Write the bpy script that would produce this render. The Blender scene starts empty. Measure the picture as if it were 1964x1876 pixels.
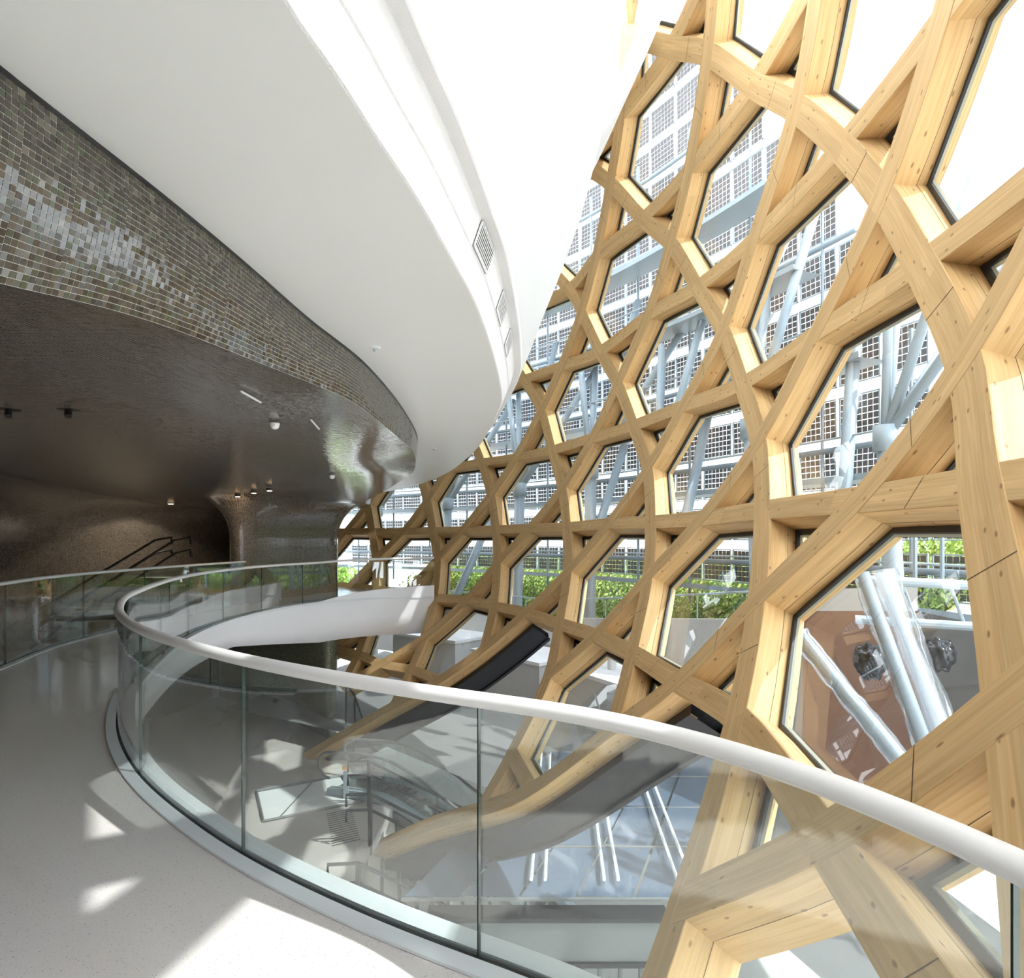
import bpy, bmesh, math, random
from mathutils import Vector as V, Matrix

scene = bpy.context.scene
C = bpy.context.collection
R = random.Random(7)

# ------------------------------------------------------------------ camera
FPX, CXP, HZ, EYE = 1220.0, 982.0, 1033.0, 1.70
cam_d = bpy.data.cameras.new('camera'); cam = bpy.data.objects.new('camera', cam_d); C.objects.link(cam)
cam.location = (0, 0, EYE); cam.rotation_euler = (math.pi/2, 0, 0)
cam_d.sensor_fit = 'HORIZONTAL'; cam_d.sensor_width = 36.0
cam_d.lens = 36.0*FPX/1964.0
cam_d.shift_y = (HZ-938.0)/1964.0
cam_d.clip_start = 0.05; cam_d.clip_end = 500
scene.camera = cam

# ------------------------------------------------------------------ sky, sun, exposure
SUN_TO = V((0.596, -0.241, 0.766)).normalized()
world = bpy.data.worlds.new('sky'); scene.world = world; world.use_nodes = True
nt = world.node_tree; nt.nodes.clear()
def nn(t, typ, **kw):
    n = t.nodes.new(typ)
    for k, v in kw.items():
        if k == 'ins':
            for a, b in v.items(): n.inputs[a].default_value = b
        else: setattr(n, k, v)
    return n
out = nn(nt, 'ShaderNodeOutputWorld'); bg = nn(nt, 'ShaderNodeBackground', ins={'Strength': 3.3})
tc = nn(nt, 'ShaderNodeTexCoord'); sep = nn(nt, 'ShaderNodeSeparateXYZ'); nt.links.new(tc.outputs['Generated'], sep.inputs[0])
grad = nn(nt, 'ShaderNodeValToRGB'); nt.links.new(sep.outputs['Z'], grad.inputs[0])
e = grad.color_ramp.elements
e[0].position = 0.0; e[0].color = (0.72, 0.79, 0.86, 1)
e[1].position = 0.75; e[1].color = (0.07, 0.18, 0.45, 1)
x = e.new(0.28); x.color = (0.20, 0.36, 0.62, 1)
nz = nn(nt, 'ShaderNodeTexNoise', ins={'Scale': 2.2, 'Detail': 6.0, 'Roughness': 0.55})
nt.links.new(tc.outputs['Generated'], nz.inputs['Vector'])
cr = nn(nt, 'ShaderNodeValToRGB'); cr.color_ramp.elements[0].position = 0.40; cr.color_ramp.elements[1].position = 0.52
nt.links.new(nz.outputs['Fac'], cr.inputs[0])
mx = nn(nt, 'ShaderNodeMix', data_type='RGBA'); mx.inputs['B'].default_value = (0.97, 1.0, 1.035, 1)
nt.links.new(cr.outputs['Color'], mx.inputs['Factor']); nt.links.new(grad.outputs['Color'], mx.inputs['A'])
nt.links.new(mx.outputs['Result'], bg.inputs['Color']); nt.links.new(bg.outputs[0], out.inputs[0])
sun_d = bpy.data.lights.new('sun', 'SUN'); sun_d.energy = 3.5; sun_d.angle = math.radians(0.6); sun_d.color = (1.0, 0.985, 0.965)
sun = bpy.data.objects.new('sun', sun_d); C.objects.link(sun)
sun.rotation_euler = SUN_TO.to_track_quat('Z', 'Y').to_euler()
scene.view_settings.view_transform = 'Standard'; scene.view_settings.look = 'None'
scene.view_settings.exposure = 0.60; scene.view_settings.gamma = 1.0
scene.view_settings.use_curve_mapping = False
try:
    cy = scene.cycles
    cy.use_denoising = True; cy.max_bounces = 7; cy.diffuse_bounces = 4; cy.glossy_bounces = 3; cy.use_adaptive_sampling = True; cy.adaptive_threshold = 0.11; cy.adaptive_min_samples = 14
    cy.transparent_max_bounces = 16; cy.transmission_bounces = 4; cy.caustics_reflective = False; cy.caustics_refractive = False
    cy.sample_clamp_indirect = 6.0
except Exception: pass

# ------------------------------------------------------------------ helpers
def pz(px, py, z):
    Y = (EYE - z)*FPX/(py - HZ); return V(((px-CXP)*Y/FPX, Y, z))
def pY(px, py, Y): return V(((px-CXP)*Y/FPX, Y, EYE-(py-HZ)*Y/FPX))

def mesh_obj(name, verts, faces, mats, parent=None, mi=None, smooth=False, uvs=None):
    me = bpy.data.meshes.new(name); me.from_pydata([tuple(v) for v in verts], [], faces); 
    for m in (mats if isinstance(mats, (list, tuple)) else [mats]): me.materials.append(m)
    if mi: me.polygons.foreach_set('material_index', mi)
    if smooth: me.polygons.foreach_set('use_smooth', [True]*len(me.polygons))
    if uvs is not None:
        l = me.uv_layers.new(name='UVMap'); flat = []
        for fu in uvs:
            for a in fu: flat += [a[0], a[1]]
        l.data.foreach_set('uv', flat)
    me.update()
    o = bpy.data.objects.new(name, me); C.objects.link(o)
    if parent is not None: o.parent = parent
    return o
def tag(o, label=None, cat=None, group=None, kind=None):
    if label: o['label'] = label
    if cat: o['category'] = cat
    if group: o['group'] = group
    if kind: o['kind'] = kind
    return o
def thing(name, label, cat, group=None, kind=None):
    o = bpy.data.objects.new(name, None); C.objects.link(o); o.empty_display_size = 0.1
    return tag(o, label, cat, group, kind)

class MB:
    def __init__(s): s.v = []; s.f = []; s.m = []
    def add(s, vs, fs, m=0):
        b = len(s.v); s.v += [V(x) for x in vs]; s.f += [tuple(b+i for i in q) for q in fs]; s.m += [m]*len(fs); return s
    def box(s, lo, hi, m=0, M=None):
        (a, b, c), (d, e_, f) = lo, hi
        vs = [V(p) for p in ((a,b,c),(d,b,c),(d,e_,c),(a,e_,c),(a,b,f),(d,b,f),(d,e_,f),(a,e_,f))]
        if M: vs = [M @ p for p in vs]
        return s.add(vs, [(3,2,1,0),(4,5,6,7),(0,1,5,4),(1,2,6,5),(2,3,7,6),(3,0,4,7)], m)
    def tube(s, pts, r, n=8, m=0, cap=True, flat=1.0):
        pts = [V(p) for p in pts]; rings = []; prev = None
        for i, p in enumerate(pts):
            t = (pts[min(i+1, len(pts)-1)] - pts[max(i-1, 0)])
            t = t.normalized() if t.length > 1e-9 else V((0,0,1))
            if prev is None:
                u = V((0,0,1)) if abs(t.z) < .9 else V((1,0,0)); u = (u - t*u.dot(t)).normalized()
            else:
                u = prev - t*prev.dot(t); u = u.normalized() if u.length > 1e-6 else prev
            prev = u; w = t.cross(u); rr = r[i] if isinstance(r, (list, tuple)) else r
            rings.append([p + u*math.cos(2*math.pi*k/n)*rr*flat + w*math.sin(2*math.pi*k/n)*rr for k in range(n)])
        vs = [q for g in rings for q in g]; fs = []
        for i in range(len(pts)-1):
            for k in range(n):
                a = i*n+k; b = i*n+(k+1) % n; fs.append((a, b, b+n, a+n))
        if cap: fs.append(tuple(reversed(range(n)))); fs.append(tuple(range((len(pts)-1)*n, len(pts)*n)))
        return s.add(vs, fs, m)
    def grid(s, rows, m=0, flip=False, close=False):
        nr = len(rows); nc = len(rows[0]); fs = []
        for i in range(nr-1):
            for j in range(nc-1):
                a = i*nc+j; q = (a, a+1, a+nc+1, a+nc); fs.append(q[::-1] if flip else q)
        return s.add([p for r_ in rows for p in r_], fs, m)
    def prism(s, poly, z0, z1, m=0):
        n = len(poly); vs = [V((p[0], p[1], z0)) for p in poly] + [V((p[0], p[1], z1)) for p in poly]
        fs = [tuple(reversed(range(n))), tuple(range(n, 2*n))] + [(i, (i+1) % n, n+(i+1) % n, n+i) for i in range(n)]
        return s.add(vs, fs, m)
    def build(s, name, mats, parent=None, smooth=False):
        return mesh_obj(name, s.v, s.f, mats, parent, s.m, smooth)

def catmull(pts, sub):
    pts = [V(p) for p in pts]; n = len(pts); o = []
    for i in range(n-1):
        p0 = pts[i-1] if i else pts[0]*2-pts[1]; p1 = pts[i]; p2 = pts[i+1]; p3 = pts[i+2] if i+2 < n else pts[-1]*2-pts[-2]
        for k in range(sub):
            t = k/sub
            o.append(0.5*((2*p1)+(p2-p0)*t+(2*p0-5*p1+4*p2-p3)*t*t+(3*p1-p0-3*p2+p3)*t*t*t))
    o.append(pts[-1]); return o
def resample(pts, step):
    L = [0.0]
    for a, b in zip(pts, pts[1:]): L.append(L[-1]+(b-a).length)
    n = max(2, int(round(L[-1]/step))+1); o = []; j = 0
    for i in range(n):
        s = L[-1]*i/(n-1)
        while j < len(L)-2 and L[j+1] < s: j += 1
        t = (s-L[j])/max(L[j+1]-L[j], 1e-9); o.append(pts[j].lerp(pts[j+1], min(max(t,0),1)))
    return o
def at_len(pts, s):
    acc = 0
    for a, b in zip(pts, pts[1:]):
        d = (b-a).length
        if acc+d >= s: return a.lerp(b, (s-acc)/d)
        acc += d
    return pts[-1]
def plan_len(pts): return sum((b-a).length for a, b in zip(pts, pts[1:]))
def normals2d(pts):   # right-hand side of the heading, horizontal
    o = []
    for i in range(len(pts)):
        t = pts[min(i+1, len(pts)-1)]-pts[max(i-1, 0)]; t = V((t.x, t.y, 0)).normalized(); o.append(V((t.y, -t.x, 0)))
    return o

# ------------------------------------------------------------------ materials
def mat(name):
    m = bpy.data.materials.new(name); m.use_nodes = True; t = m.node_tree
    b = t.nodes.get('Principled BSDF'); return m, t, b
def simple(name, col, rough=0.5, metal=0.0, noise=0.0, nscale=8.0, bump=0.0, spec=None, coat=0.0):
    m, t, b = mat(name); b.inputs['Base Color'].default_value = (*col, 1); b.inputs['Roughness'].default_value = rough; b.inputs['Metallic'].default_value = metal
    if spec is not None: b.inputs['Specular IOR Level'].default_value = spec
    if coat: b.inputs['Coat Weight'].default_value = coat; b.inputs['Coat Roughness'].default_value = 0.1
    if noise or bump:
        c = nn(t, 'ShaderNodeTexCoord'); n = nn(t, 'ShaderNodeTexNoise', ins={'Scale': nscale, 'Detail': 5.0}); t.links.new(c.outputs['Object'], n.inputs['Vector'])
        if noise:
            x = nn(t, 'ShaderNodeMix', data_type='RGBA'); x.inputs['A'].default_value = (*[k*(1-noise) for k in col], 1); x.inputs['B'].default_value = (*[min(1, k*(1+noise)) for k in col], 1)
            t.links.new(n.outputs['Fac'], x.inputs['Factor']); t.links.new(x.outputs['Result'], b.inputs['Base Color'])
        if bump:
            u = nn(t, 'ShaderNodeBump', ins={'Strength': bump, 'Distance': 0.02}); t.links.new(n.outputs['Fac'], u.inputs['Height']); t.links.new(u.outputs[0], b.inputs['Normal'])
    return m
def glass_mat(name, tint, base=0.05, rough=0.0, gcol=(1,1,1), power=5.0, grime=0.0):
    m = bpy.data.materials.new(name); m.use_nodes = True; t = m.node_tree; t.nodes.clear()
    o = nn(t, 'ShaderNodeOutputMaterial'); mx = nn(t, 'ShaderNodeMixShader'); tr = nn(t, 'ShaderNodeBsdfTransparent'); gl = nn(t, 'ShaderNodeBsdfGlossy')
    tr.inputs[0].default_value = (*tint, 1); gl.inputs['Roughness'].default_value = rough; gl.inputs['Color'].default_value = (*gcol, 1)
    lw = nn(t, 'ShaderNodeLayerWeight', ins={'Blend': 0.5}); pw = nn(t, 'ShaderNodeMath', operation='POWER'); pw.inputs[1].default_value = power
    t.links.new(lw.outputs['Facing'], pw.inputs[0])
    ml = nn(t, 'ShaderNodeMath', operation='MULTIPLY_ADD'); ml.inputs[1].default_value = 1-base; ml.inputs[2].default_value = base
    t.links.new(pw.outputs[0], ml.inputs[0]); t.links.new(ml.outputs[0], mx.inputs[0]); t.links.new(tr.outputs[0], mx.inputs[1]); t.links.new(gl.outputs[0], mx.inputs[2])
    last = mx
    if grime:
        df = nn(t, 'ShaderNodeBsdfDiffuse'); df.inputs[0].default_value = (0.9,0.92,0.92,1)
        c = nn(t, 'ShaderNodeTexCoord'); n = nn(t, 'ShaderNodeTexNoise', ins={'Scale': 1.3, 'Detail': 4.0}); t.links.new(c.outputs['Object'], n.inputs['Vector'])
        rr = nn(t, 'ShaderNodeMath', operation='MULTIPLY'); rr.inputs[1].default_value = grime; t.links.new(n.outputs['Fac'], rr.inputs[0])
        m2 = nn(t, 'ShaderNodeMixShader'); t.links.new(rr.outputs[0], m2.inputs[0]); t.links.new(mx.outputs[0], m2.inputs[1]); t.links.new(df.outputs[0], m2.inputs[2]); last = m2
    t.links.new(last.outputs[0], o.inputs[0]); return m

def timber_mat(name, c1, c2):
    m, t, b = mat(name); b.inputs['Roughness'].default_value = 0.55; b.inputs['Specular IOR Level'].default_value = 0.25
    uv = nn(t, 'ShaderNodeUVMap'); 
    mp = nn(t, 'ShaderNodeMapping'); mp.inputs['Scale'].default_value = (0.9, 26, 1); t.links.new(uv.outputs[0], mp.inputs[0])
    n = nn(t, 'ShaderNodeTexNoise', ins={'Scale': 1.6, 'Detail': 6.0, 'Distortion': 0.6}); t.links.new(mp.outputs[0], n.inputs['Vector'])
    r1 = nn(t, 'ShaderNodeValToRGB'); r1.color_ramp.elements[0].position = .3; r1.color_ramp.elements[1].position = .72
    r1.color_ramp.elements[0].color = (*c1, 1); r1.color_ramp.elements[1].color = (*c2, 1); t.links.new(n.outputs['Fac'], r1.inputs[0])
    # board-to-board tone
    sp = nn(t, 'ShaderNodeSeparateXYZ'); t.links.new(uv.outputs[0], sp.inputs[0])
    fl = nn(t, 'ShaderNodeMath', operation='MULTIPLY'); fl.inputs[1].default_value = 14.0; t.links.new(sp.outputs['Y'], fl.inputs[0])
    ff = nn(t, 'ShaderNodeMath', operation='FLOOR'); t.links.new(fl.outputs[0], ff.inputs[0])
    fx = nn(t, 'ShaderNodeMath', operation='MULTIPLY'); fx.inputs[1].default_value = 0.35; t.links.new(sp.outputs['X'], fx.inputs[0])
    f2 = nn(t, 'ShaderNodeMath', operation='FLOOR'); t.links.new(fx.outputs[0], f2.inputs[0])
    cb = nn(t, 'ShaderNodeCombineXYZ'); t.links.new(ff.outputs[0], cb.inputs[0]); t.links.new(f2.outputs[0], cb.inputs[1])
    wn = nn(t, 'ShaderNodeTexWhiteNoise', noise_dimensions='2D'); t.links.new(cb.outputs[0], wn.inputs['Vector'])
    mr = nn(t, 'ShaderNodeMapRange'); mr.inputs['To Min'].default_value = .88; mr.inputs['To Max'].default_value = 1.06; t.links.new(wn.outputs['Value'], mr.inputs['Value'])
    mm = nn(t, 'ShaderNodeMix', data_type='RGBA', blend_type='MULTIPLY'); mm.inputs['Factor'].default_value = 1; t.links.new(r1.outputs[0], mm.inputs['A']); t.links.new(mr.outputs[0], mm.inputs['B'])
    # knots
    mk = nn(t, 'ShaderNodeMapping'); mk.inputs['Scale'].default_value = (3.2, 7.5, 1); t.links.new(uv.outputs[0], mk.inputs[0])
    vo = nn(t, 'ShaderNodeTexVoronoi', voronoi_dimensions='2D', ins={'Scale': 1.0, 'Randomness': 1.0}); t.links.new(mk.outputs[0], vo.inputs['Vector'])
    sc_ = nn(t, 'ShaderNodeSeparateColor'); t.links.new(vo.outputs['Color'], sc_.inputs[0])
    th = nn(t, 'ShaderNodeMath', operation='GREATER_THAN'); th.inputs[1].default_value = 0.62; t.links.new(sc_.outputs[0], th.inputs[0])
    kr = nn(t, 'ShaderNodeMapRange'); kr.inputs['From Min'].default_value = 0.045; kr.inputs['From Max'].default_value = 0.10; kr.inputs['To Min'].default_value = 1; kr.inputs['To Max'].default_value = 0
    t.links.new(vo.outputs['Distance'], kr.inputs['Value'])
    km = nn(t, 'ShaderNodeMath', operation='MULTIPLY'); t.links.new(kr.outputs[0], km.inputs[0]); t.links.new(th.outputs[0], km.inputs[1])
    k2 = nn(t, 'ShaderNodeMath', operation='MULTIPLY'); k2.inputs[1].default_value = 0.72; t.links.new(km.outputs[0], k2.inputs[0])
    mk2 = nn(t, 'ShaderNodeMix', data_type='RGBA'); mk2.inputs['B'].default_value = (.20, .095, .035, 1); t.links.new(k2.outputs[0], mk2.inputs['Factor']); t.links.new(mm.outputs['Result'], mk2.inputs['A'])
    t.links.new(mk2.outputs['Result'], b.inputs['Base Color']); return m

M = {}
M['timber'] = timber_mat('spruce_glulam', (.595, .375, .160), (.73, .51, .255))
M['seam'] = simple('timber_seam', (.10, .06, .03), .9)
M['white'] = simple('white_plaster', (.86, .87, .87), .6, bump=.04, nscale=60)
M['ceil'] = simple('white_ceiling_paint', (.88, .90, .87), .35, noise=.015, nscale=.6)
M['rough_white'] = simple('white_sprayed_plaster', (.80, .80, .80), .85, bump=.35, nscale=120)
M['hull'] = simple('white_stretched_hull', (.70, .725, .73), .7, noise=.012, nscale=1.0)
M['fascia'] = simple('white_slab_fascia', (.92, .935, .96), .22, noise=.01, nscale=2)
M['rail'] = simple('white_painted_rail', (.86, .86, .85), .32)
M['gap'] = simple('dark_channel', (.035, .038, .04), .6)
M['kerb'] = simple('pale_kerb_trim', (.78, .82, .84), .3)
M['gasket'] = simple('black_gasket', (.018, .022, .024), .45)
M['strip'] = simple('pale_glazing_strip', (.62, .66, .56), .5)
M['steel_blue'] = simple('grey_painted_steel', (.27, .335, .375), .4, noise=.06, nscale=2)
M['steel_dark'] = simple('dark_steel', (.022, .023, .025), .5)
M['steel_mid'] = simple('mid_grey_steel', (.16, .17, .17), .4)
M['cell'] = simple('solar_cell', (.09, .085, .085), .35, noise=.25, nscale=1.2)
M['cellframe'] = simple('solar_frame', (.40, .47, .51), .4)
M['concrete'] = simple('pale_concrete', (.62, .62, .60), .8, noise=.05, nscale=3)
M['brown'] = simple('brown_wall_panel', (.30, .17, .12), .6, noise=.08, nscale=2)
M['asphalt'] = simple('grey_paving', (.20, .20, .20), .85, noise=.1, nscale=1.5)
M['blackfilm'] = simple('black_plastic_film', (.02, .02, .022), .12, bump=.35, nscale=6)
M['tread'] = simple('brown_stone_tread', (.20, .15, .12), .5, noise=.1, nscale=3)
M['orange'] = simple('orange_light', (.9, .42, .06), .5)
M['detector'] = simple('white_plastic', (.82, .82, .80), .35)
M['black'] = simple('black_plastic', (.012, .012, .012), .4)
M['lower_floor'] = simple('grey_lower_floor', (.62, .57, .53), .3, noise=.04, nscale=3)
M['pane'] = glass_mat('facade_glass', (.90, .94, .94), .05, grime=0.04)
M['bal'] = glass_mat('balustrade_glass', (.90, .945, .93), .10, power=3.2)
M['baledge'] = simple('green_glass_edge', (.035, .07, .06), .10)
M['pvglass'] = glass_mat('solar_glass', (.86, .90, .92), .03)
M['film'] = glass_mat('clear_plastic_film', (.86, .90, .92), .12, rough=.10, power=2.5, grime=.10)

def glow(name, col, s):
    m, t, b = mat(name); b.inputs['Emission Color'].default_value = (*col, 1); b.inputs['Emission Strength'].default_value = s; return m
M['lamp'] = glow('warm_lamp_lens', (1, .62, .3), 6.0)

def terrazzo():
    m, t, b = mat('terrazzo'); b.inputs['Roughness'].default_value = .16
    c = nn(t, 'ShaderNodeTexCoord')
    n = nn(t, 'ShaderNodeTexNoise', ins={'Scale': .8, 'Detail': 3.0}); t.links.new(c.outputs['Object'], n.inputs['Vector'])
    r = nn(t, 'ShaderNodeValToRGB'); r.color_ramp.elements[0].color = (.76, .715, .68, 1); r.color_ramp.elements[1].color = (.83, .795, .765, 1); t.links.new(n.outputs['Fac'], r.inputs[0])
    prev = r.outputs[0]
    for s, th, col, f in ((230, .13, (.45, .40, .37), .5), (130, .03, (.24, .20, .18), .7), (200, .10, (.92, .90, .88), .5)):
        v = nn(t, 'ShaderNodeTexVoronoi', ins={'Scale': float(s)}); t.links.new(c.outputs['Object'], v.inputs['Vector'])
        sc_ = nn(t, 'ShaderNodeSeparateColor'); t.links.new(v.outputs['Color'], sc_.inputs[0])
        a = nn(t, 'ShaderNodeMath', operation='LESS_THAN'); a.inputs[1].default_value = th*2.6; t.links.new(sc_.outputs[0], a.inputs[0])
        d = nn(t, 'ShaderNodeMath', operation='LESS_THAN'); d.inputs[1].default_value = .33; t.links.new(v.outputs['Distance'], d.inputs[0])
        q = nn(t, 'ShaderNodeMath', operation='MULTIPLY'); t.links.new(a.outputs[0], q.inputs[0]); t.links.new(d.outputs[0], q.inputs[1])
        q2 = nn(t, 'ShaderNodeMath', operation='MULTIPLY'); q2.inputs[1].default_value = f; t.links.new(q.outputs[0], q2.inputs[0])
        x = nn(t, 'ShaderNodeMix', data_type='RGBA'); x.inputs['B'].default_value = (*col, 1); t.links.new(q2.outputs[0], x.inputs['Factor']); t.links.new(prev, x.inputs['A']); prev = x.outputs['Result']
    t.links.new(prev, b.inputs['Base Color']); return m
M['terrazzo'] = terrazzo()

def mosaic(name, use_uv=True, size=.026, dark=(.042, .034, .027), lite=(.16, .13, .098), grout=(.24, .23, .21), green=.0):
    m, t, b = mat(name); b.inputs['Roughness'].default_value = .12; b.inputs['Specular IOR Level'].default_value = .8
    uv = nn(t, 'ShaderNodeUVMap'); mp = nn(t, 'ShaderNodeMapping'); mp.inputs['Scale'].default_value = (1/size, 1/size, 1); t.links.new(uv.outputs[0], mp.inputs[0])
    br = nn(t, 'ShaderNodeTexBrick', offset=0.0, squash=1.0); br.inputs['Scale'].default_value = 1.0; br.inputs['Mortar Size'].default_value = .045; br.inputs['Brick Width'].default_value = 1.0; br.inputs['Row Height'].default_value = 1.0
    br.inputs['Color1'].default_value = (0, 0, 0, 1); br.inputs['Color2'].default_value = (1, 1, 1, 1); br.inputs['Mortar'].default_value = (0, 0, 0, 1); t.links.new(mp.outputs[0], br.inputs['Vector'])
    fl = nn(t, 'ShaderNodeVectorMath', operation='FLOOR'); t.links.new(mp.outputs[0], fl.inputs[0])
    wn = nn(t, 'ShaderNodeTexWhiteNoise', noise_dimensions='2D'); t.links.new(fl.outputs[0], wn.inputs['Vector'])
    r = nn(t, 'ShaderNodeValToRGB'); r.color_ramp.elements[0].color = (*dark, 1); r.color_ramp.elements[1].color = (*lite, 1); t.links.new(wn.outputs['Value'], r.inputs[0])
    x = nn(t, 'ShaderNodeMix', data_type='RGBA'); x.inputs['B'].default_value = (*grout, 1); t.links.new(br.outputs['Fac'], x.inputs['Factor']); t.links.new(r.outputs[0], x.inputs['A'])
    t.links.new(x.outputs['Result'], b.inputs['Base Color'])
    mr = nn(t, 'ShaderNodeMapRange'); mr.inputs['To Min'].default_value = .13; mr.inputs['To Max'].default_value = .6; t.links.new(br.outputs['Fac'], mr.inputs['Value']); t.links.new(mr.outputs[0], b.inputs['Roughness'])
    # every tile sits at a slightly different tilt
    geo = nn(t, 'ShaderNodeNewGeometry'); sb = nn(t, 'ShaderNodeVectorMath', operation='SUBTRACT'); sb.inputs[1].default_value = (.5, .5, .5); t.links.new(wn.outputs['Color'], sb.inputs[0])
    scl = nn(t, 'ShaderNodeVectorMath', operation='SCALE'); scl.inputs['Scale'].default_value = .042; t.links.new(sb.outputs[0], scl.inputs[0])
    ad = nn(t, 'ShaderNodeVectorMath', operation='ADD'); t.links.new(scl.outputs[0], ad.inputs[0]); t.links.new(geo.outputs['Normal'], ad.inputs[1])
    no = nn(t, 'ShaderNodeVectorMath', operation='NORMALIZE'); t.links.new(ad.outputs[0], no.inputs[0]); t.links.new(no.outputs[0], b.inputs['Normal'])
    return m
M['mosaic'] = mosaic('glass_mosaic_brown')
M['mosaic_green'] = mosaic('glass_mosaic_green', dark=(.08, .09, .065), lite=(.27, .29, .20), grout=(.25, .27, .22))
def tile_mat(i, col):
    return simple('glass_tile_%d' % i, col, .12, spec=.8)
TILES = [tile_mat(i, c) for i, c in enumerate(((.045,.037,.028),(.06,.05,.038),(.08,.068,.05),(.10,.086,.064),(.07,.078,.045),(.15,.13,.10)))]

# ------------------------------------------------------------------ sweep along a plan path
def sweep(name, path, prof, mats, parent=None, pm=None, smooth=True, uvs=True, prof_fn=None, flip=False):
    N2 = normals2d(path); rows = []; UV = []; s = 0.0
    for i, p in enumerate(path):
        if i: s += (path[i]-path[i-1]).length
        pr = prof_fn(i, p) if prof_fn else prof
        row = []; uu = []; l = 0.0
        for k, (o, z) in enumerate(pr):
            if k: l += math.hypot(o-pr[k-1][0], z-pr[k-1][1])
            row.append(V((p.x, p.y, 0))+N2[i]*o+V((0, 0, z))); uu.append((s, l))
        rows.append(row); UV.append(uu)
    nc = len(rows[0]); vs = [p for r_ in rows for p in r_]; fs = []; fu = []; mi = []
    for i in range(len(rows)-1):
        for j in range(nc-1):
            q = [(i, j), (i, j+1), (i+1, j+1), (i+1, j)]
            if flip: q = q[::-1]
            fs.append(tuple(a*nc+b for a, b in q)); fu.append([UV[a][b] for a, b in q]); mi.append(pm[j] if pm else 0)
    return mesh_obj(name, vs, fs, mats, parent, mi, smooth, fu if uvs else None)
def P2(l): return [V((a, b, 0)) for a, b in l]

# ------------------------------------------------------------------ gallery floor slab and its white edge
VOID = P2([(1.30,-7),(1.27,-3),(1.22,-1),(1.17,.2),(1.10,.85),(1.01,1.31),(.855,1.69),(.55,2.11),(.23,2.39),(-.106,2.54),(-.397,2.70),(-.83,2.97),(-1.466,3.42),(-2.17,4.05),(-2.69,4.58),
           (-3.40,5.50),(-4.02,6.54),(-4.47,7.45),(-5.20,9.43),(-5.68,11.15),(-5.93,13.0),(-5.86,14.8),(-5.50,16.3),(-4.85,17.5),(-3.98,18.2),(-2.99,18.6),(-2.30,18.75)])
def relax(pts, n):
    for _ in range(n): pts = [pts[0]]+[(pts[i-1]+pts[i]*2+pts[i+1])/4 for i in range(1, len(pts)-1)]+[pts[-1]]
    return pts
VOIDS = relax(resample(catmull(VOID, 8), .12), 14)
STAIR = P2([(-4.4,-7),(-4.7,0),(-5.3,3.6),(-6.2,6.5),(-6.72,8.3),(-7.12,9.6),(-7.30,10.8),(-7.32,12.2),(-7.25,13.5),(-7.1,15.0),(-6.9,16.45)])
STAIRS = resample(catmull(STAIR, 8), .12)
slab = list(VOIDS) + P2([(-3.75,20.5),(-5.9,22.6),(-7.4,24.2),(-8.2,26.4),(-11.5,26.4),(-11.4,17.9),(-7.45,16.9)]) + list(reversed(STAIRS))
mb = MB(); n = len(slab); mb.add([(p.x, p.y, 0) for p in slab], [tuple(range(n))])
tag(mb.build('floor', M['terrazzo']), 'pale speckled terrazzo gallery floor', kind='structure')
mb = MB(); mb.add([(p.x, p.y, -.55) for p in slab], [tuple(reversed(range(n)))])
tag(mb.build('ceiling.001', M['white']), 'white underside of the gallery slab', kind='structure')
def rise(y): return .32*min(1, max(0, (y-16.9)/1.85))
def drop(y): return .60 + .48*min(1, max(0, (y-13.5)/3.5))
# white strips either side of the glass and the deep fascia below
KERB = .035
def void_prof(i, p):
    d = drop(p.y) if p.y > 5 else .6
    return [(.12, .012+rise(p.y)), (.115, -.02), (.07, -d*.5), (.02, -d), (-.4, -d-.02)]
tag(sweep('trim_1', VOIDS, None, M['fascia'], prof_fn=void_prof), 'white curved fascia along the edge of the gallery slab', kind='structure')
sp = [STAIRS[i] for i in range(len(STAIRS))]
tag(sweep('trim_2', list(reversed(sp)), [(.10, .012), (.10, -.45), (-.1, -.47)], M['fascia']), 'white edge strip of the gallery floor above the stairwell', kind='structure')

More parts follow.
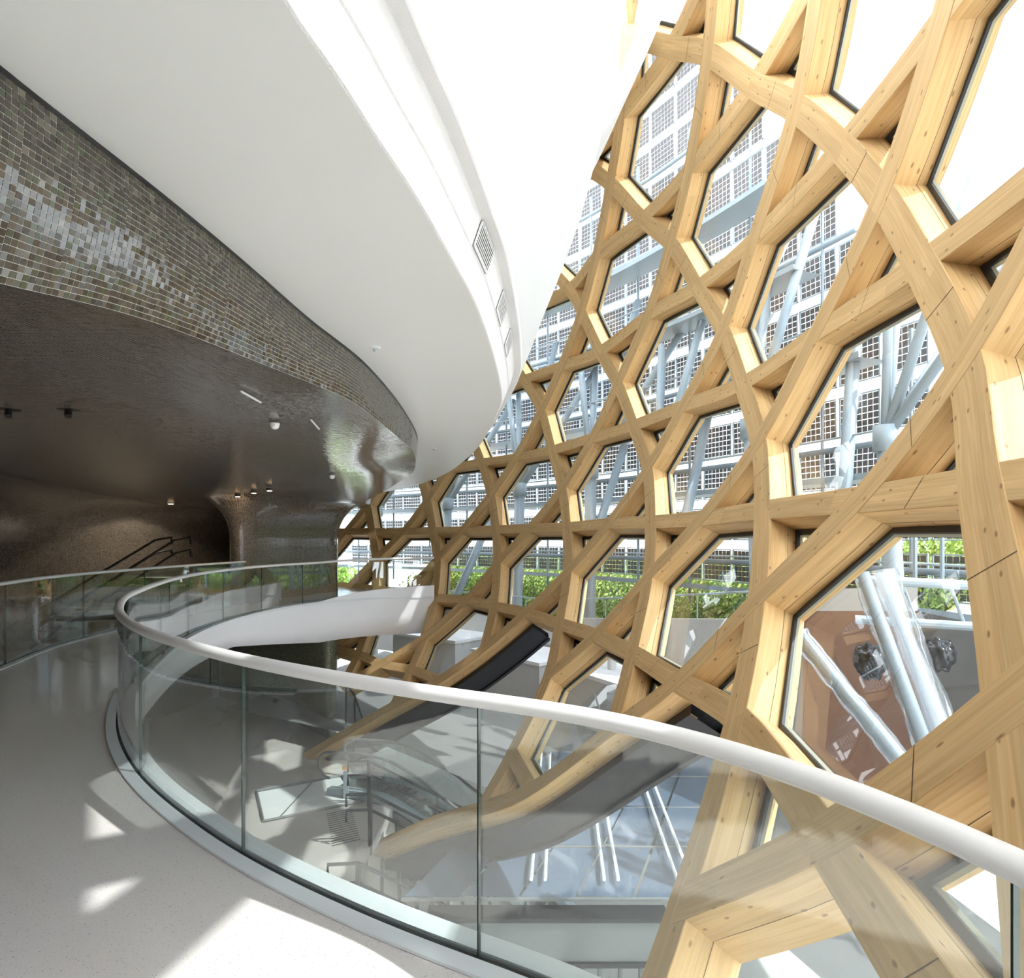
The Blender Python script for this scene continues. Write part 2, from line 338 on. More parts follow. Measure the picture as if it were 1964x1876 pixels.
# ------------------------------------------------------------------ balustrades
def balustrade(name, label, path, joints, rail_h, rail_r, side, glass_lo=.0):
    t = thing(name, label, 'balustrade')
    N2 = normals2d(path)
    mb = MB(); mb.tube([V((p.x, p.y, rail_h+.25*rise(p.y))) for p in path], rail_r, 12, flat=.8); mb.build('handrail', M['rail'], t, True)
    sweep('base_channel', path, [(-.017, .004), (-.017, .018), (.017, .018), (.017, .004)], M['gap'], t, smooth=False, uvs=False)
    sweep('inner_kerb', path, [(-.10, .002), (-.10, .016), (-.022, .022), (-.022, .004)], M['kerb'], t, smooth=False, uvs=False)
    sweep('outer_kerb', path, [(.022, .004), (.022, .024), (.13, .022), (.135, -.03)], M['kerb'], t, smooth=False, uvs=False)
    # cumulative length
    L = [0]
    for a, b in zip(path, path[1:]): L.append(L[-1]+(b-a).length)
    def near(xy): return min(range(len(path)), key=lambda i: (path[i]-V((xy[0], xy[1], 0))).length)
    js = [L[near(j)] for j in joints]; js.sort()
    js = [0]+[j for j in js if .4 < j < L[-1]-.4]+[L[-1]]
    # fill long stretches with panels of about 1.65 m
    full = [0]
    for a, b in zip(js, js[1:]):
        k = max(1, int(round((b-a)/1.68)))
        full += [a+(b-a)*q/k for q in range(1, k+1)]
    for a, b in zip(full, full[1:]):
        a += .003; b -= .003; m_ = max(3, int((b-a)/.10)); pts = [at_len(path, a+(b-a)*k/m_) for k in range(m_+1)]; nn2 = normals2d(pts)
        lo, hi = .012, rail_h-rail_r*.55; w = .009; mb = MB()
        rows = [[pts[k]+nn2[k]*(-w)+V((0,0,lo)), pts[k]+nn2[k]*(-w)+V((0,0,hi))] for k in range(m_+1)]
        rows2 = [[pts[k]+nn2[k]*w+V((0,0,lo)), pts[k]+nn2[k]*w+V((0,0,hi))] for k in range(m_+1)]
        mb.grid(rows); mb.grid(rows2, flip=True)
        for r1, r2, fl in ((rows[0], rows2[0], 0), (rows[-1], rows2[-1], 1)):
            mb.add([r1[0], r1[1], r2[1], r2[0]], [(0,1,2,3)], 1)
        mb.build('glass_panel', [M['bal'], M['baledge']], t)
    return t
vp = [p for p in VOIDS if p.y > -4]
balustrade('balustrade', 'curved frameless glass balustrade with white handrail sweeping round the open void', vp,
           [(1.01,1.31),(-.106,2.54),(-1.466,3.42),(-2.69,4.58),(-5.68,11.15),(-5.93,13.0),(-5.86,14.8),(-5.52,16.5),(-4.85,17.5),(-3.98,18.2),(-2.99,18.6)], 1.05, .041, 1)
sp2 = [p for p in STAIRS if p.y > 3]
balustrade('balustrade', 'glass balustrade with thin white rail beside the mosaic wall above the stairwell', list(reversed(sp2)),
           [(-6.80,8.55),(-7.32,10.8),(-7.28,12.6),(-7.15,14.4)], 1.10, .034, -1)

# ------------------------------------------------------------------ white soffit and the flared white wall over it
ZS = 3.30
SE_PX = [(541,0),(642,145.5),(724,272),(798.5,384),(869,507),(914,593),(948,694),(961,757),(956,786),(935,827),(909,866),(864,903),(821,923.5),(771,938)]
SE = [V((-1.05,-7,0)), V((-.98,-3,0)), V((-.88,0,0)), V((-.78,1.1,0))] + [V((*pz(a, b, ZS).to_2d(), 0)) for a, b in SE_PX] + [V((-5.0,22.6,0)), V((-6.5,24.2,0))]
SES = resample(catmull(SE, 8), .15)
LIP_PX = [(0,138),(112,224),(239,317),(358,414),(485,519),(600,622),(675,675),(723,723),(768,779),(798,831)]
CRE_PX = [539,548,580,624,682,734,764,801,839,869]
LIP = [pz(a, b, ZS-.012) for a, b in LIP_PX]
CRZ = [EYE+(HZ-c)/FPX*l.y for c, l in zip(CRE_PX, LIP)]
LIPP = [V((-1.80,-7,0)), V((-1.84,-1,0)), V((-1.80,1.2,0))] + [V((l.x, l.y, 0)) for l in LIP] + P2([(-1.66,11.0),(-2.10,12.3),(-2.87,14.6),(-3.62,16.8),(-4.45,19.4),(-4.75,21.5),(-5.6,23.5)])
CZ = [2.52, 2.52, 2.56] + CRZ + [2.86, 2.83, 2.80, 2.80, 2.80, 2.80, 2.80]
LC = catmull([V((p.x, p.y, z)) for p, z in zip(LIPP, CZ)], 10)
LC = relax(resample(LC, .13), 12)
LCP = [V((p.x, p.y, 0)) for p in LC]
mb = MB(); poly = SES + list(reversed(LCP))
poly = list(SES) + P2([(-9.5,26.5)]) + [p + V((-.9, 0, 0)) for p in reversed(LCP)]
mb.add([(p.x, p.y, ZS) for p in poly], [tuple(reversed(range(len(poly))))])
tag(mb.build('ceiling', M['ceil']), 'smooth white curved soffit of the upper gallery', kind='structure')
HULL = [(.235,3.66),(.30,3.80),(.40,4.05),(.55,4.45),(.75,4.95),(.93,5.45),(1.06,5.95),(1.17,6.4),(1.24,6.9),(1.28,7.4),(1.30,8.2),(-.8,8.25)]
o = sweep('wall_upper', SES, [(0,ZS),(.012,ZS+.004),(.075,3.455),(.085,3.46),(.14,3.615),(.145,3.62),(.215,3.615),(.225,3.62),(.232,3.655)]+HULL, [M['rough_white'], M['hull'], M['white']], pm=[0,0,0,0,0,0,2,2,1]+[1]*11, smooth=False)
tag(o, 'tall white flared wall of the upper gallery with a shadowed ledge', kind='structure')
for pl in o.data.polygons:
    if pl.material_index == 1: pl.use_smooth = True
dr = [p for p in SES if p.y > 8.6]
tag(sweep('wall_upper.001', dr, [(.9,6.6),(1.28,7.0),(1.70,7.6),(2.12,8.4),(2.5,9.3),(2.8,10.4),(2.9,12.0)], M['hull']), 'pale grey flared wall higher up, close to the timber lattice', kind='structure')

def vent(y, ln, label):
    i = min(range(len(SES)), key=lambda k: abs(SES[k].y-y)); p = SES[i]; N = normals2d(SES)[i]; T = V((-N.y, N.x, 0))
    a = p+N*.087+V((0,0,3.462)); b = p+N*.140+V((0,0,3.612)); U = (b-a); h = U.length; U.normalize(); W = T.cross(U); W = W if W.dot(N) > 0 else -W
    Mx = Matrix((( T.x, U.x, W.x, a.x), (T.y, U.y, W.y, a.y), (T.z, U.z, W.z, a.z), (0,0,0,1)))
    t = thing('air_vent', label, 'vent', 'air vents along the white wall')
    mb = MB().box((-ln/2,0,.002),(ln/2,h,.004), M=Mx); mb.build('backing', M['black'], t)  # black sheet, its colour stands in for the shade between the slats
    mb = MB(); fr = .008
    mb.box((-ln/2,0,.003),(ln/2,fr,.012),M=Mx); mb.box((-ln/2,h-fr,.003),(ln/2,h,.012),M=Mx); mb.box((-ln/2,0,.003),(-ln/2+fr,h,.012),M=Mx); mb.box((ln/2-fr,0,.003),(ln/2,h,.012),M=Mx)
    mb.build('frame', M['white'], t)
    k = 8
    for j in range(k):
        yy = fr+(h-2*fr)*(j+.5)/k; MB().box((-ln/2+fr,yy-.0032,.006),(ln/2-fr,yy+.0032,.011),M=Mx).build('slat', M['white'], t)
vent(4.08, .42, 'largest louvred air vent, nearest on the white upper wall')
vent(5.02, .40, 'middle louvred air vent on the white upper wall')
vent(6.05, .40, 'farthest louvred air vent in shade on the white upper wall')

# ------------------------------------------------------------------ mosaic body on the left
wall_left = thing('wall_left', 'dark glossy mosaic wall and ceiling of the auditorium', None, kind='structure')
nL = normals2d(LCP)
# band below the soffit: grout bed, then tiles
BR = 10
def band_pt(i, v, proud=0.0):   # v 0 at the soffit, 1 at the crease
    c = LC[i]; z = ZS-.02+(c.z-ZS+.02)*v
    return V((c.x, c.y, 0))+nL[i]*(-(.03+.11*max(0, min(1, (4.6-c.y)/2.4)))*v*v+proud)+V((0,0,z))
def band_at(s, v, proud=0.0):
    f = min(max(s, 0), len(LC)-1.001); i = int(f); return band_pt(i, v, proud).lerp(band_pt(i+1, v, proud), f-i)
rows = []; UVr = []; s = 0
for i in range(len(LC)):
    if i: s += (LCP[i]-LCP[i-1]).length
    rows.append([band_pt(i, k/BR) for k in range(BR+1)]); UVr.append([(s, k/BR*(ZS-LC[i].z)) for k in range(BR+1)])
fs = []; fu = []; vs = [p for r_ in rows for p in r_]; nc = BR+1
i_tile = max(i for i in range(len(LC)) if LC[i].y < 9.0); mi = []
for i in range(len(rows)-1):
    for j in range(nc-1):
        q = [(i,j+1),(i,j),(i+1,j),(i+1,j+1)]; fs.append(tuple(a*nc+b for a,b in q)); fu.append([UVr[a][b] for a,b in q]); mi.append(1 if i < i_tile and LC[i].y > .3 else 0)
M['grout'] = simple('pale_grout', (.58, .58, .54), .8)
mesh_obj('mosaic_band', vs, fs, [M['mosaic'], M['grout']], wall_left, mi, True, fu)
# dark shadow gap where the band meets the soffit
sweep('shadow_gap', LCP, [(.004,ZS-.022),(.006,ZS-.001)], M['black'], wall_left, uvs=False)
# tiles
TS = .0262; cum = [0]
for i in range(1, len(LCP)): cum.append(cum[-1]+(LCP[i]-LCP[i-1]).length)
def fidx(s_):
    lo = 0
    import bisect
    k = min(max(bisect.bisect(cum, s_)-1, 0), len(cum)-2); return k+(s_-cum[k])/(cum[k+1]-cum[k])
i0 = min(i for i in range(len(LC)) if LC[i].y > .3); s0 = cum[i0]; s1 = cum[i_tile]
cand = []
ncol = int((s1-s0)/TS)
for c in range(ncol):
    fa, fb = fidx(s0+c*TS+.0014), fidx(s0+(c+1)*TS-.0014)
    hgt = ZS-.02-LC[int(fa)].z; nr = max(6, int(round(hgt/TS)))
    for r in range(nr):
        va, vb = (r+.055)/nr, (r+.945)/nr
        cand.append((fa, fb, va, vb, c))
stuff = MB(); ntile = 0
for fa, fb, va, vb, c in cand:
    pr = .0022+R.uniform(-.0005,.0006); tl = R.uniform(-.0009,.0009); t2 = R.uniform(-.0009,.0009)
    q = [band_at(fa,va,pr+tl), band_at(fb,va,pr+t2), band_at(fb,vb,pr-tl), band_at(fa,vb,pr-t2)]
    b = [band_at(fa,va), band_at(fb,va), band_at(fb,vb), band_at(fa,vb)]
    fcs = [(0,1,2,3),(0,4,5,1),(1,5,6,2),(2,6,7,3),(3,7,4,0)]
    k = R.choice((0,0,1,1,1,2,2,3,4)) if R.random() < .97 else 5
    if ntile < 300 and LC[int(fa)].y > 2.06:
        mesh_obj('tile', q+b, fcs, TILES[k], wall_left); ntile += 1
    else: stuff.add(q+b, fcs, k)
tag(stuff.build('tile_field', TILES, wall_left), kind='stuff')
# the mosaic ceiling behind the crease
rows = []; NR = 26
for i, c in enumerate(LC):
    T = V((-14.0, c.y*1.12+.6, 2.80)); row = []
    for k in range(NR+1):
        f = (k/NR)**1.35; p = c.lerp(T, f); d = (p-c).length
        z = c.z+(2.80-c.z)*min(1, d/1.2)
        z += .035*math.sin(p.x*.9+p.y*.35)*min(1, d/1.0)
        row.append(V((p.x, p.y, z)))
    row[0] = band_pt(i, 1.0); rows.append(row)
vs = [p for r_ in rows for p in r_]; nc = NR+1; fs = []; fu = []
for i in range(len(rows)-1):
    for j in range(nc-1):
        q = (i*nc+j+1, i*nc+j, (i+1)*nc+j, (i+1)*nc+j+1); fs.append(q); fu.append([(vs[a].x, vs[a].y) for a in q])
mesh_obj('mosaic_ceiling', vs, fs, M['mosaic'], wall_left, None, True, fu)
def cove(z0, r=1.15, h=1.3, top=2.84, k=10):
    pr = [(0, z0), (0, z0*.5+.5*(top-h))] if z0 < top-h else []
    for j in range(k+1):
        a = math.pi/2*j/k; pr.append((r*(1-math.cos(a)), top-h+h*math.sin(a)))
    return pr
RB = resample(catmull(P2([(-10.4,26.4),(-9.4,22.2),(-8.3,19.0),(-7.55,17.0),(-7.2,16.45),(-6.9,16.6),(-6.72,17.2),(-6.4,18.4),(-5.82,19.9),(-5.66,20.6),(-5.9,21.3),(-6.6,22.2)]), 8), .15)
sweep('mosaic_wall', RB, cove(-.02, r=1.0, h=1.15), M['mosaic'], wall_left)
LW = resample(catmull(P2([(-8.6,-6),(-9.0,0),(-9.7,6),(-10.5,11),(-11.4,14.5),(-12.0,17.0),(-11.9,19.5),(-11.2,22.5),(-10.6,26.5)]), 8), .2)
sweep('mosaic_wall', LW, cove(-4.2, r=1.6, h=1.5), M['mosaic'], wall_left)
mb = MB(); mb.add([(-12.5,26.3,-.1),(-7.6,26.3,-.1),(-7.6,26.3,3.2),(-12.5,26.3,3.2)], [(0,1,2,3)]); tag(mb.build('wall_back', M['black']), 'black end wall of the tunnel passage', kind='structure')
# lower drum under the gallery
DR = resample(catmull(P2([(-15,26.6),(-12,24.6),(-9.2,22.4),(-7.2,20.7),(-5.6,18.95),(-5.38,19.0),(-5.4,19.6),(-6.0,21.5)]), 8), .15)
sweep('mosaic_drum', DR, [(0,-4.25),(0,-3.2),(.02,-2.1),(.06,-1.0),(.1,-.3)], M['mosaic_green'], wall_left)

# ------------------------------------------------------------------ lower hall
ZL = -4.20
low = P2([(-16,-2),(-1.2,-2),(-1.2,6.2),(-2.45,9.9),(-2.75,11.6),(-2.6,14.4),(-4.2,18.2),(-5.6,19.6),(-9,22.6),(-16,27)])
mb = MB(); mb.prism([(p.x, p.y) for p in low], ZL-.35, ZL); tag(mb.build('floor.001', M['lower_floor']), 'grey polished floor of the lower hall', kind='structure')
mb = MB(); mb.add([(-20,-12,-8.2),(6,-12,-8.2),(6,30,-8.2),(-20,30,-8.2)], [(0,1,2,3)]); tag(mb.build('floor.002', M['lower_floor']), 'grey floor of the entrance level below', kind='structure')
mb = MB(); mb.add([(-16,-7.0,-8.2),(3,-7.0,-8.2),(3,-7.0,8.3),(-16,-7.0,8.3)], [(0,1,2,3)]); tag(mb.build('wall_back.001', M['white']), 'white wall behind the viewer', kind='structure')  # added out of view, keeps sky light from entering behind the camera
mb = MB(); mb.add([(-16,-7.0,-8.2),(-16,-7.0,8.3),(-16,27,8.3),(-16,27,-8.2)], [(0,1,2,3)]); tag(mb.build('wall_left.001', M['black']), 'dark outer wall far behind the mosaic', kind='structure')
mb = MB(); mb.add([(-16,-7,8.25),(-.6,-7,8.25),(-.3,14,8.25),(-5,24,8.25),(-16,27,8.25)], [(0,1,2,3,4)]); tag(mb.build('ceiling.002', M['white']), 'roof over the upper gallery', kind='structure')  # added out of view, keeps sky light from coming in above the hull
mb = MB(); mb.add([(-16,27,-8.2),(-16,27,8.3),(-8.2,27,8.3),(-8.2,27,-8.2)], [(0,1,2,3)]); tag(mb.build('wall_back.002', M['black']), 'dark wall at the far end of the hall', kind='structure')

# ------------------------------------------------------------------ timber lattice: nodes of the three beam families (half steps; mm)
LAT='''-7 -2 -7671 19155 -4230 486 552 -678;-7 0 -5647 17191 -4230 543 496 -678;-7 2 -3918 14942 -4230 622 392 -678;-7 4 -2593 12232 -4230 691 250 -678;-7 6 -1801 8940 -4230 729 96 -678;-7 8 -1729 5260 -4230 732 -71 -678;-7 10 -2492 804 -4230 718 -158 -678;-7 12 -3755 -3854 -4230 700 -226 -678;-7 14 -4855 -6914 -4230 683 -271 -678;-7 16 -6152 -9896 -4230 664 -315 -678;-7 18 -7638 -12788 -4230 643 -357 -678;-6 -3 -8545 20920 -3380 465 569 -678;-6 -2 -7384 19945 -3380 482 555 -678;-6 -1 -6307 18970 -3382 505 535 -678;-6 0 -5282 17938 -3388 536 504 -678;-6 1 -4327 16839 -3392 573 461 -678;-6 2 -3451 15651 -3388 613 406 -678;-6 3 -2672 14345 -3382 651 342 -678;-6 4 -2010 12905 -3380 684 270 -678;-6 5 -1485 11316 -3385 709 195 -678;-6 6 -1119 9589 -3396 726 119 -678;-6 7 -918 7763 -3396 734 42 -678;-6 8 -902 5869 -3385 734 -39 -678;-6 9 -1123 3874 -3380 727 -111 -678;-6 10 -1524 1601 -3380 721 -144 -678;-6 11 -2036 -685 -3380 714 -177 -678;-6 12 -2658 -2965 -3380 705 -210 -678;-6 13 -3155 -4540 -3380 697 -233 -678;-6 14 -3703 -6098 -3380 690 -255 -678;-6 15 -4302 -7638 -3380 681 -277 -678;-6 16 -4949 -9157 -3380 672 -299 -678;-6 17 -5646 -10654 -3380 661 -321 -678;-6 18 -6391 -12128 -3380 651 -342 -678;-5 -2 -7111 20742 -2532 478 559 -678;-5 0 -4986 18683 -2598 528 512 -678;-5 2 -3068 16383 -2596 602 421 -678;-5 4 -1460 13607 -2538 676 289 -678;-5 6 -541 10227 -2657 722 141 -678;-5 8 -148 6571 -2591 735 -8 -678;-5 10 -566 2434 -2528 724 -130 -678;-5 12 -1577 -2034 -2530 709 -194 -678;-5 14 -2565 -5239 -2530 695 -239 -678;-5 16 -3757 -8373 -2530 678 -284 -678;-5 18 -5150 -11423 -2530 659 -327 -678;-4 -3 -8114 22484 -1740 479 595 -645;-4 -2 -6902 21483 -1745 493 584 -646;-4 -1 -5787 20456 -1792 512 564 -648;-4 0 -4722 19398 -1830 539 536 -650;-4 1 -3762 18285 -1897 570 498 -653;-4 2 -2735 17112 -1821 613 451 -649;-4 3 -1817 15752 -1805 654 389 -649;-4 4 -1017 14296 -1769 692 320 -647;-4 5 -409 12645 -1824 720 244 -650;-4 6 -18 10854 -1948 737 166 -656;-4 7 266 9257 -1950 748 100 -656;-4 8 564 7325 -1786 762 23 -648;-4 9 575 5369 -1721 763 -59 -644;-4 10 313 3333 -1721 755 -120 -644;-4 11 -90 1143 -1728 749 -152 -645;-4 12 -591 -1040 -1738 742 -184 -645;-4 13 -1029 -2683 -1740 735 -208 -645;-4 14 -1518 -4311 -1740 728 -232 -645;-4 15 -2059 -5922 -1740 720 -255 -645;-4 16 -2653 -7515 -1740 711 -278 -645;-4 17 -3297 -9088 -1740 702 -301 -645;-4 18 -3993 -10639 -1740 692 -324 -645;-3 -2 -6826 22312 -884 512 617 -598;-3 0 -4571 20242 -951 556 573 -602;-3 2 -2478 17783 -1070 629 483 -609;-3 4 -683 15160 -922 713 363 -600;-3 6 658 11798 -853 775 208 -596;-3 8 1294 8309 -799 803 63 -593;-3 10 1173 4457 -853 796 -101 -596;-3 12 418 233 -865 784 -171 -597;-3 14 -441 -3107 -882 770 -222 -598;-3 16 -1500 -6384 -882 754 -271 -598;-3 18 -2769 -9584 -882 735 -319 -598;-2 -3 -8161 24203 33 521 662 -539;-2 -2 -6918 23210 33 531 653 -539;-2 -1 -5724 22216 35 549 639 -539;-2 0 -4561 21177 32 573 617 -539;-2 1 -3395 19996 -6 607 581 -542;-2 2 -2304 18740 -36 648 533 -544;-2 3 -1256 17417 30 695 475 -539;-2 4 -470 16116 -4 732 414 -542;-2 5 299 14593 2 769 340 -541;-2 6 948 12857 -18 799 259 -543;-2 7 1440 11123 13 821 182 -541;-2 8 1755 9349 22 835 107 -540;-2 9 1920 7425 38 842 28 -539;-2 10 1959 5591 137 845 -50 -532;-2 11 1679 3454 81 835 -128 -536;-2 12 1326 1469 63 828 -159 -537;-2 13 957 -240 45 822 -185 -538;-2 14 529 -1971 34 815 -212 -539;-2 15 61 -3652 33 808 -239 -539;-2 16 -460 -5315 33 799 -265 -539;-2 17 -1034 -6960 33 790 -291 -539;-2 18 -1662 -8585 33 781 -316 -539;-1 -2 -7158 24126 996 552 691 -468;-1 0 -4751 22122 1011 588 660 -467;-1 2 -2333 19767 1068 664 588 -462;-1 4 -409 17198 1037 748 474 -465;-1 6 1207 13896 982 826 313 -469;-1 8 2216 10397 1078 874 154 -461;-1 10 2532 6592 1076 887 -7 -461;-1 12 2113 2682 1029 873 -145 -465;-1 14 1377 -897 999 860 -203 -468;-1 16 453 -4306 996 845 -259 -468;-1 18 -686 -7638 996 827 -313 -468;0 -3 -8793 26008 1998 565 731 -382;0 -2 -7516 25011 1994 571 726 -383;0 -1 -6283 24015 1973 582 716 -385;0 0 -5075 22998 1954 601 700 -386;0 1 -3739 21794 1941 631 672 -388;0 2 -2582 20653 1954 669 635 -386;0 3 -1532 19474 1955 710 588 -386;0 4 -468 18074 1959 759 525 -386;0 5 450 16620 1972 804 454 -385;0 6 1279 14962 1973 845 371 -385;0 7 1983 13149 2013 880 283 -381;0 8 2465 11346 1998 902 200 -382;0 9 2798 9428 2001 917 115 -382;0 10 2966 7555 2041 925 35 -379;0 11 2933 5400 2032 923 -61 -379;0 12 2750 3753 2023 915 -132 -380;0 13 2443 1907 2004 910 -163 -382;0 14 2086 104 1999 903 -194 -382;0 15 1682 -1636 1998 897 -223 -382;0 16 1226 -3353 1998 889 -252 -382;0 17 714 -5053 1998 880 -281 -382;0 18 147 -6736 1998 871 -309 -382;1 -2 -7961 25823 3023 589 757 -284;1 0 -5415 23763 2966 613 735 -289;1 2 -2871 21486 3003 675 680 -286;1 4 -637 18947 3005 765 577 -285;1 6 1243 15878 2957 858 424 -290;1 8 2612 12303 3045 927 248 -281;1 10 3254 8411 2989 955 73 -287;1 12 3187 4500 2965 951 -106 -289;1 14 2649 1040 3025 941 -183 -283;1 16 1852 -2446 3027 928 -244 -283;1 18 831 -5872 3027 910 -304 -283;2 -3 -9778 27536 4075 599 782 -172;2 -2 -8471 26531 4074 602 780 -172;2 -1 -7176 25518 4056 609 774 -174;2 0 -5888 24487 4041 621 764 -176;2 1 -4591 23407 4053 643 746 -174;2 2 -3317 22265 4060 674 718 -174;2 3 -2115 21072 4063 715 678 -173;2 4 -956 19759 4065 763 623 -173;2 5 114 18324 4043 813 555 -175;2 6 1047 16813 4043 861 478 -175;2 7 1895 15110 4090 905 391 -170;2 8 2545 13382 4080 937 304 -171;2 9 3068 11456 4085 962 212 -171;2 10 3398 9422 3994 976 119 -181;2 11 3569 7508 4118 985 34 -167;2 12 3544 5543 4099 984 -56 -169;2 13 3353 3722 4076 975 -140 -172;2 14 3067 1940 4075 970 -172 -172;2 15 2725 176 4075 964 -203 -172;2 16 2327 -1575 4075 957 -234 -172;2 17 1872 -3312 4075 949 -265 -172;2 18 1361 -5033 4075 940 -296 -172;3 -2 -9020 27106 5132 609 792 -53;3 0 -6421 25078 5128 623 780 -53;3 2 -3850 22921 5130 667 743 -53;3 4 -1398 20468 5124 750 660 -54;3 6 796 17505 5230 855 518 -41;3 8 2363 14270 5174 935 351 -48;3 10 3406 10298 5071 985 160 -60;3 12 3691 6369 5130 998 -18 -53;3 14 3335 2806 5131 986 -158 -53;3 16 2651 -725 5132 974 -221 -53;3 18 1740 -4207 5132 957 -284 -53;4 -3 -10872 28526 6187 606 794 37;4 -2 -9574 27533 6187 608 793 37;4 -1 -8279 26536 6187 611 790 37;4 0 -6989 25530 6187 619 785 37;4 1 -5702 24500 6187 632 774 37;4 2 -4422 23426 6187 654 756 37;4 3 -3159 22287 6187 686 726 37;4 4 -1930 21056 6192 729 684 37;4 5 -751 19700 6232 779 626 40;4 6 329 18228 6257 831 555 41;4 7 1283 16645 6216 880 473 39;4 8 2063 15024 6127 920 390 33;4 9 2777 13030 6282 956 289 43;4 10 3248 11194 6132 979 202 33;4 11 3546 9350 6107 993 117 32;4 12 3694 7181 6132 999 19 33;4 13 3655 5421 6155 997 -63 35;4 14 3466 3658 6183 989 -143 36;4 15 3181 1886 6187 984 -175 37;4 16 2837 119 6187 978 -206 37;4 17 2437 -1635 6187 971 -238 37;4 18 1980 -3376 6187 962 -269 37;5 -2 -10082 27828 7232 604 790 107;5 0 -7539 25867 7232 612 784 107;5 2 -5003 23824 7232 640 761 107;5 4 -2509 21548 7233 706 700 107;5 6 -197 18850 7267 804 585 109;5 8 1698 15646 7270 900 421 109;5 10 2984 11994 7274 965 239 110;5 12 3589 8069 7165 993 59 102;5 14 3503 4517 7224 989 -107 106;5 16 2935 973 7232 976 -190 107;5 18 2133 -2531 7232 962 -253 107;6 -3 -11759 28921 8255 596 782 181;6 -2 -10522 27978 8255 597 781 181;6 -1 -9288 27032 8255 599 780 181;6 0 -8055 26081 8255 603 777 181;6 1 -6821 25113 8255 611 770 181;6 2 -5582 24113 8255 626 759 181;6 3 -4346 23063 8255 648 739 181;6 4 -3122 21943 8255 681 709 181;6 5 -1930 20728 8257 723 666 181;6 6 -780 19383 8246 773 608 180;6 7 368 17801 8145 830 531 173;6 8 1417 16005 7984 884 439 161;6 9 1943 14726 8254 910 373 181;6 10 2622 12845 8158 944 279 174;6 11 3067 11071 8125 966 195 171;6 12 3383 8992 8119 980 100 171;6 13 3481 7195 8188 984 20 176;6 14 3431 5403 8246 982 -63 180;6 15 3237 3632 8255 973 -142 181;6 16 2950 1863 8255 968 -173 181;6 17 2606 104 8255 962 -204 181;6 18 2205 -1643 8255 955 -235 181;7 -2 -10877 27968 9248 587 768 257;7 0 -8524 26162 9248 591 764 257;7 2 -6153 24292 9248 609 750 257;7 4 -3765 22242 9248 655 710 257;7 6 -1450 19851 9242 738 625 257;7 8 687 16864 9131 841 480 248;7 10 2100 13631 9309 912 315 262;7 12 3029 9879 9231 957 139 256;7 14 3247 6335 9240 966 -19 257;7 16 2886 2821 9248 954 -154 257;7 18 2204 -683 9248 942 -215 257;8 -3 -12225 28627 10200 571 751 332;8 -2 -11128 27790 10200 573 750 332;8 -1 -10032 26952 10200 574 749 332;8 0 -8935 26108 10200 576 747 332;8 1 -7829 25249 10200 581 743 332;8 2 -6710 24363 10200 590 736 332;8 3 -5576 23436 10200 605 724 332;8 4 -4436 22453 10200 628 704 332;8 5 -3300 21396 10200 659 675 332;8 6 -2187 20244 10200 699 634 332;8 7 -1116 18975 10195 745 579 331;8 8 -119 17576 10187 793 512 331;8 9 747 16069 10213 836 435 333;8 10 1500 14424 10222 875 352 334;8 11 2153 12643 10122 908 265 326;8 12 2657 10733 9988 932 177 315;8 13 2868 9052 10100 941 101 324;8 14 2952 7340 10188 943 26 331;8 15 2924 5607 10200 942 -53 332;8 16 2750 3880 10200 934 -133 332;8 17 2472 2127 10200 929 -163 332;8 18 2137 383 10200 923 -193 332;9 -2 -11433 27575 11103 556 728 402;9 0 -9332 25964 11103 559 725 402;9 2 -7275 24358 11103 570 717 402;9 4 -5139 22597 11103 599 692 402;9 6 -2977 20567 11103 659 636 402;9 8 -933 18131 11102 745 533 402;9 10 790 15186 11101 830 386 402;9 12 2055 11721 10988 893 219 393;9 14 2539 8377 11098 913 70 402;9 16 2520 4967 11103 912 -82 402;9 18 1999 1515 11103 900 -169 402;10 -3 -12851 28173 11903 537 706 462;10 -2 -11754 27337 11903 538 705 462;10 -1 -10659 26500 11903 539 704 462;10 0 -9745 25798 11903 541 703 462;10 1 -8813 25078 11903 544 700 462;10 2 -7856 24329 11903 549 696 462;10 3 -6871 23543 11903 558 689 462;10 4 -5860 22708 11903 572 678 462;10 5 -4829 21812 11903 592 660 462;10 6 -3791 20841 11903 620 634 462;10 7 -2763 19777 11903 656 597 462;10 8 -1769 18605 11903 697 548 462;10 9 -835 17310 11903 741 488 462;10 10 13 15884 11902 783 417 462;10 11 752 14324 11898 819 340 462;10 12 1360 12639 11890 849 259 461;10 13 1772 11022 11898 868 184 462;10 14 2050 9371 11902 880 112 462;10 15 2194 7699 11903 886 40 462;10 16 2202 6022 11903 886 -33 462;10 17 2069 4360 11903 880 -111 462;10 18 1809 2642 11903 875 -147 462;'''

NODE = {}
for q in LAT.split(';'):
    if q.strip():
        a, g, x, y, z, nx, ny, nz_ = map(int, q.split()); NODE[(a, g)] = (V((x, y, z))/1000, V((nx, ny, nz_)).normalized())
lattice = thing('timber_lattice', 'glazed lattice of curved pale spruce beams forming the facade', 'lattice')
WID = {'A': .33, 'B': .345, 'H': .26}; PROUD = {'A': .007, 'B': .0035, 'H': 0.0}; DEPTH = .44
def keep(a, g):   # half-step indices; the lattice stops where the gallery slab is
    if a < -7 or a > 10 or g < -3 or g > 18: return False
    if g >= 12 and a < -2: return False
    if a <= -4 and g >= 8 and g != 10: return False
    if a in (-4, -5) and 4 <= g <= 5: return False
    if a <= -4 and (g-a) == 9: return False
    if g >= 11 and a < -4: return False
    if a < -5 and (g-a) not in (7, 11): return False
    return (a, g) in NODE
lines = []
for a in range(-6, 11, 2): lines.append(('H', [(a, g) for g in range(-3, 19)]))
for g in range(-2, 19, 2): lines.append(('B', [(a, g) for a in range(-7, 11)]))
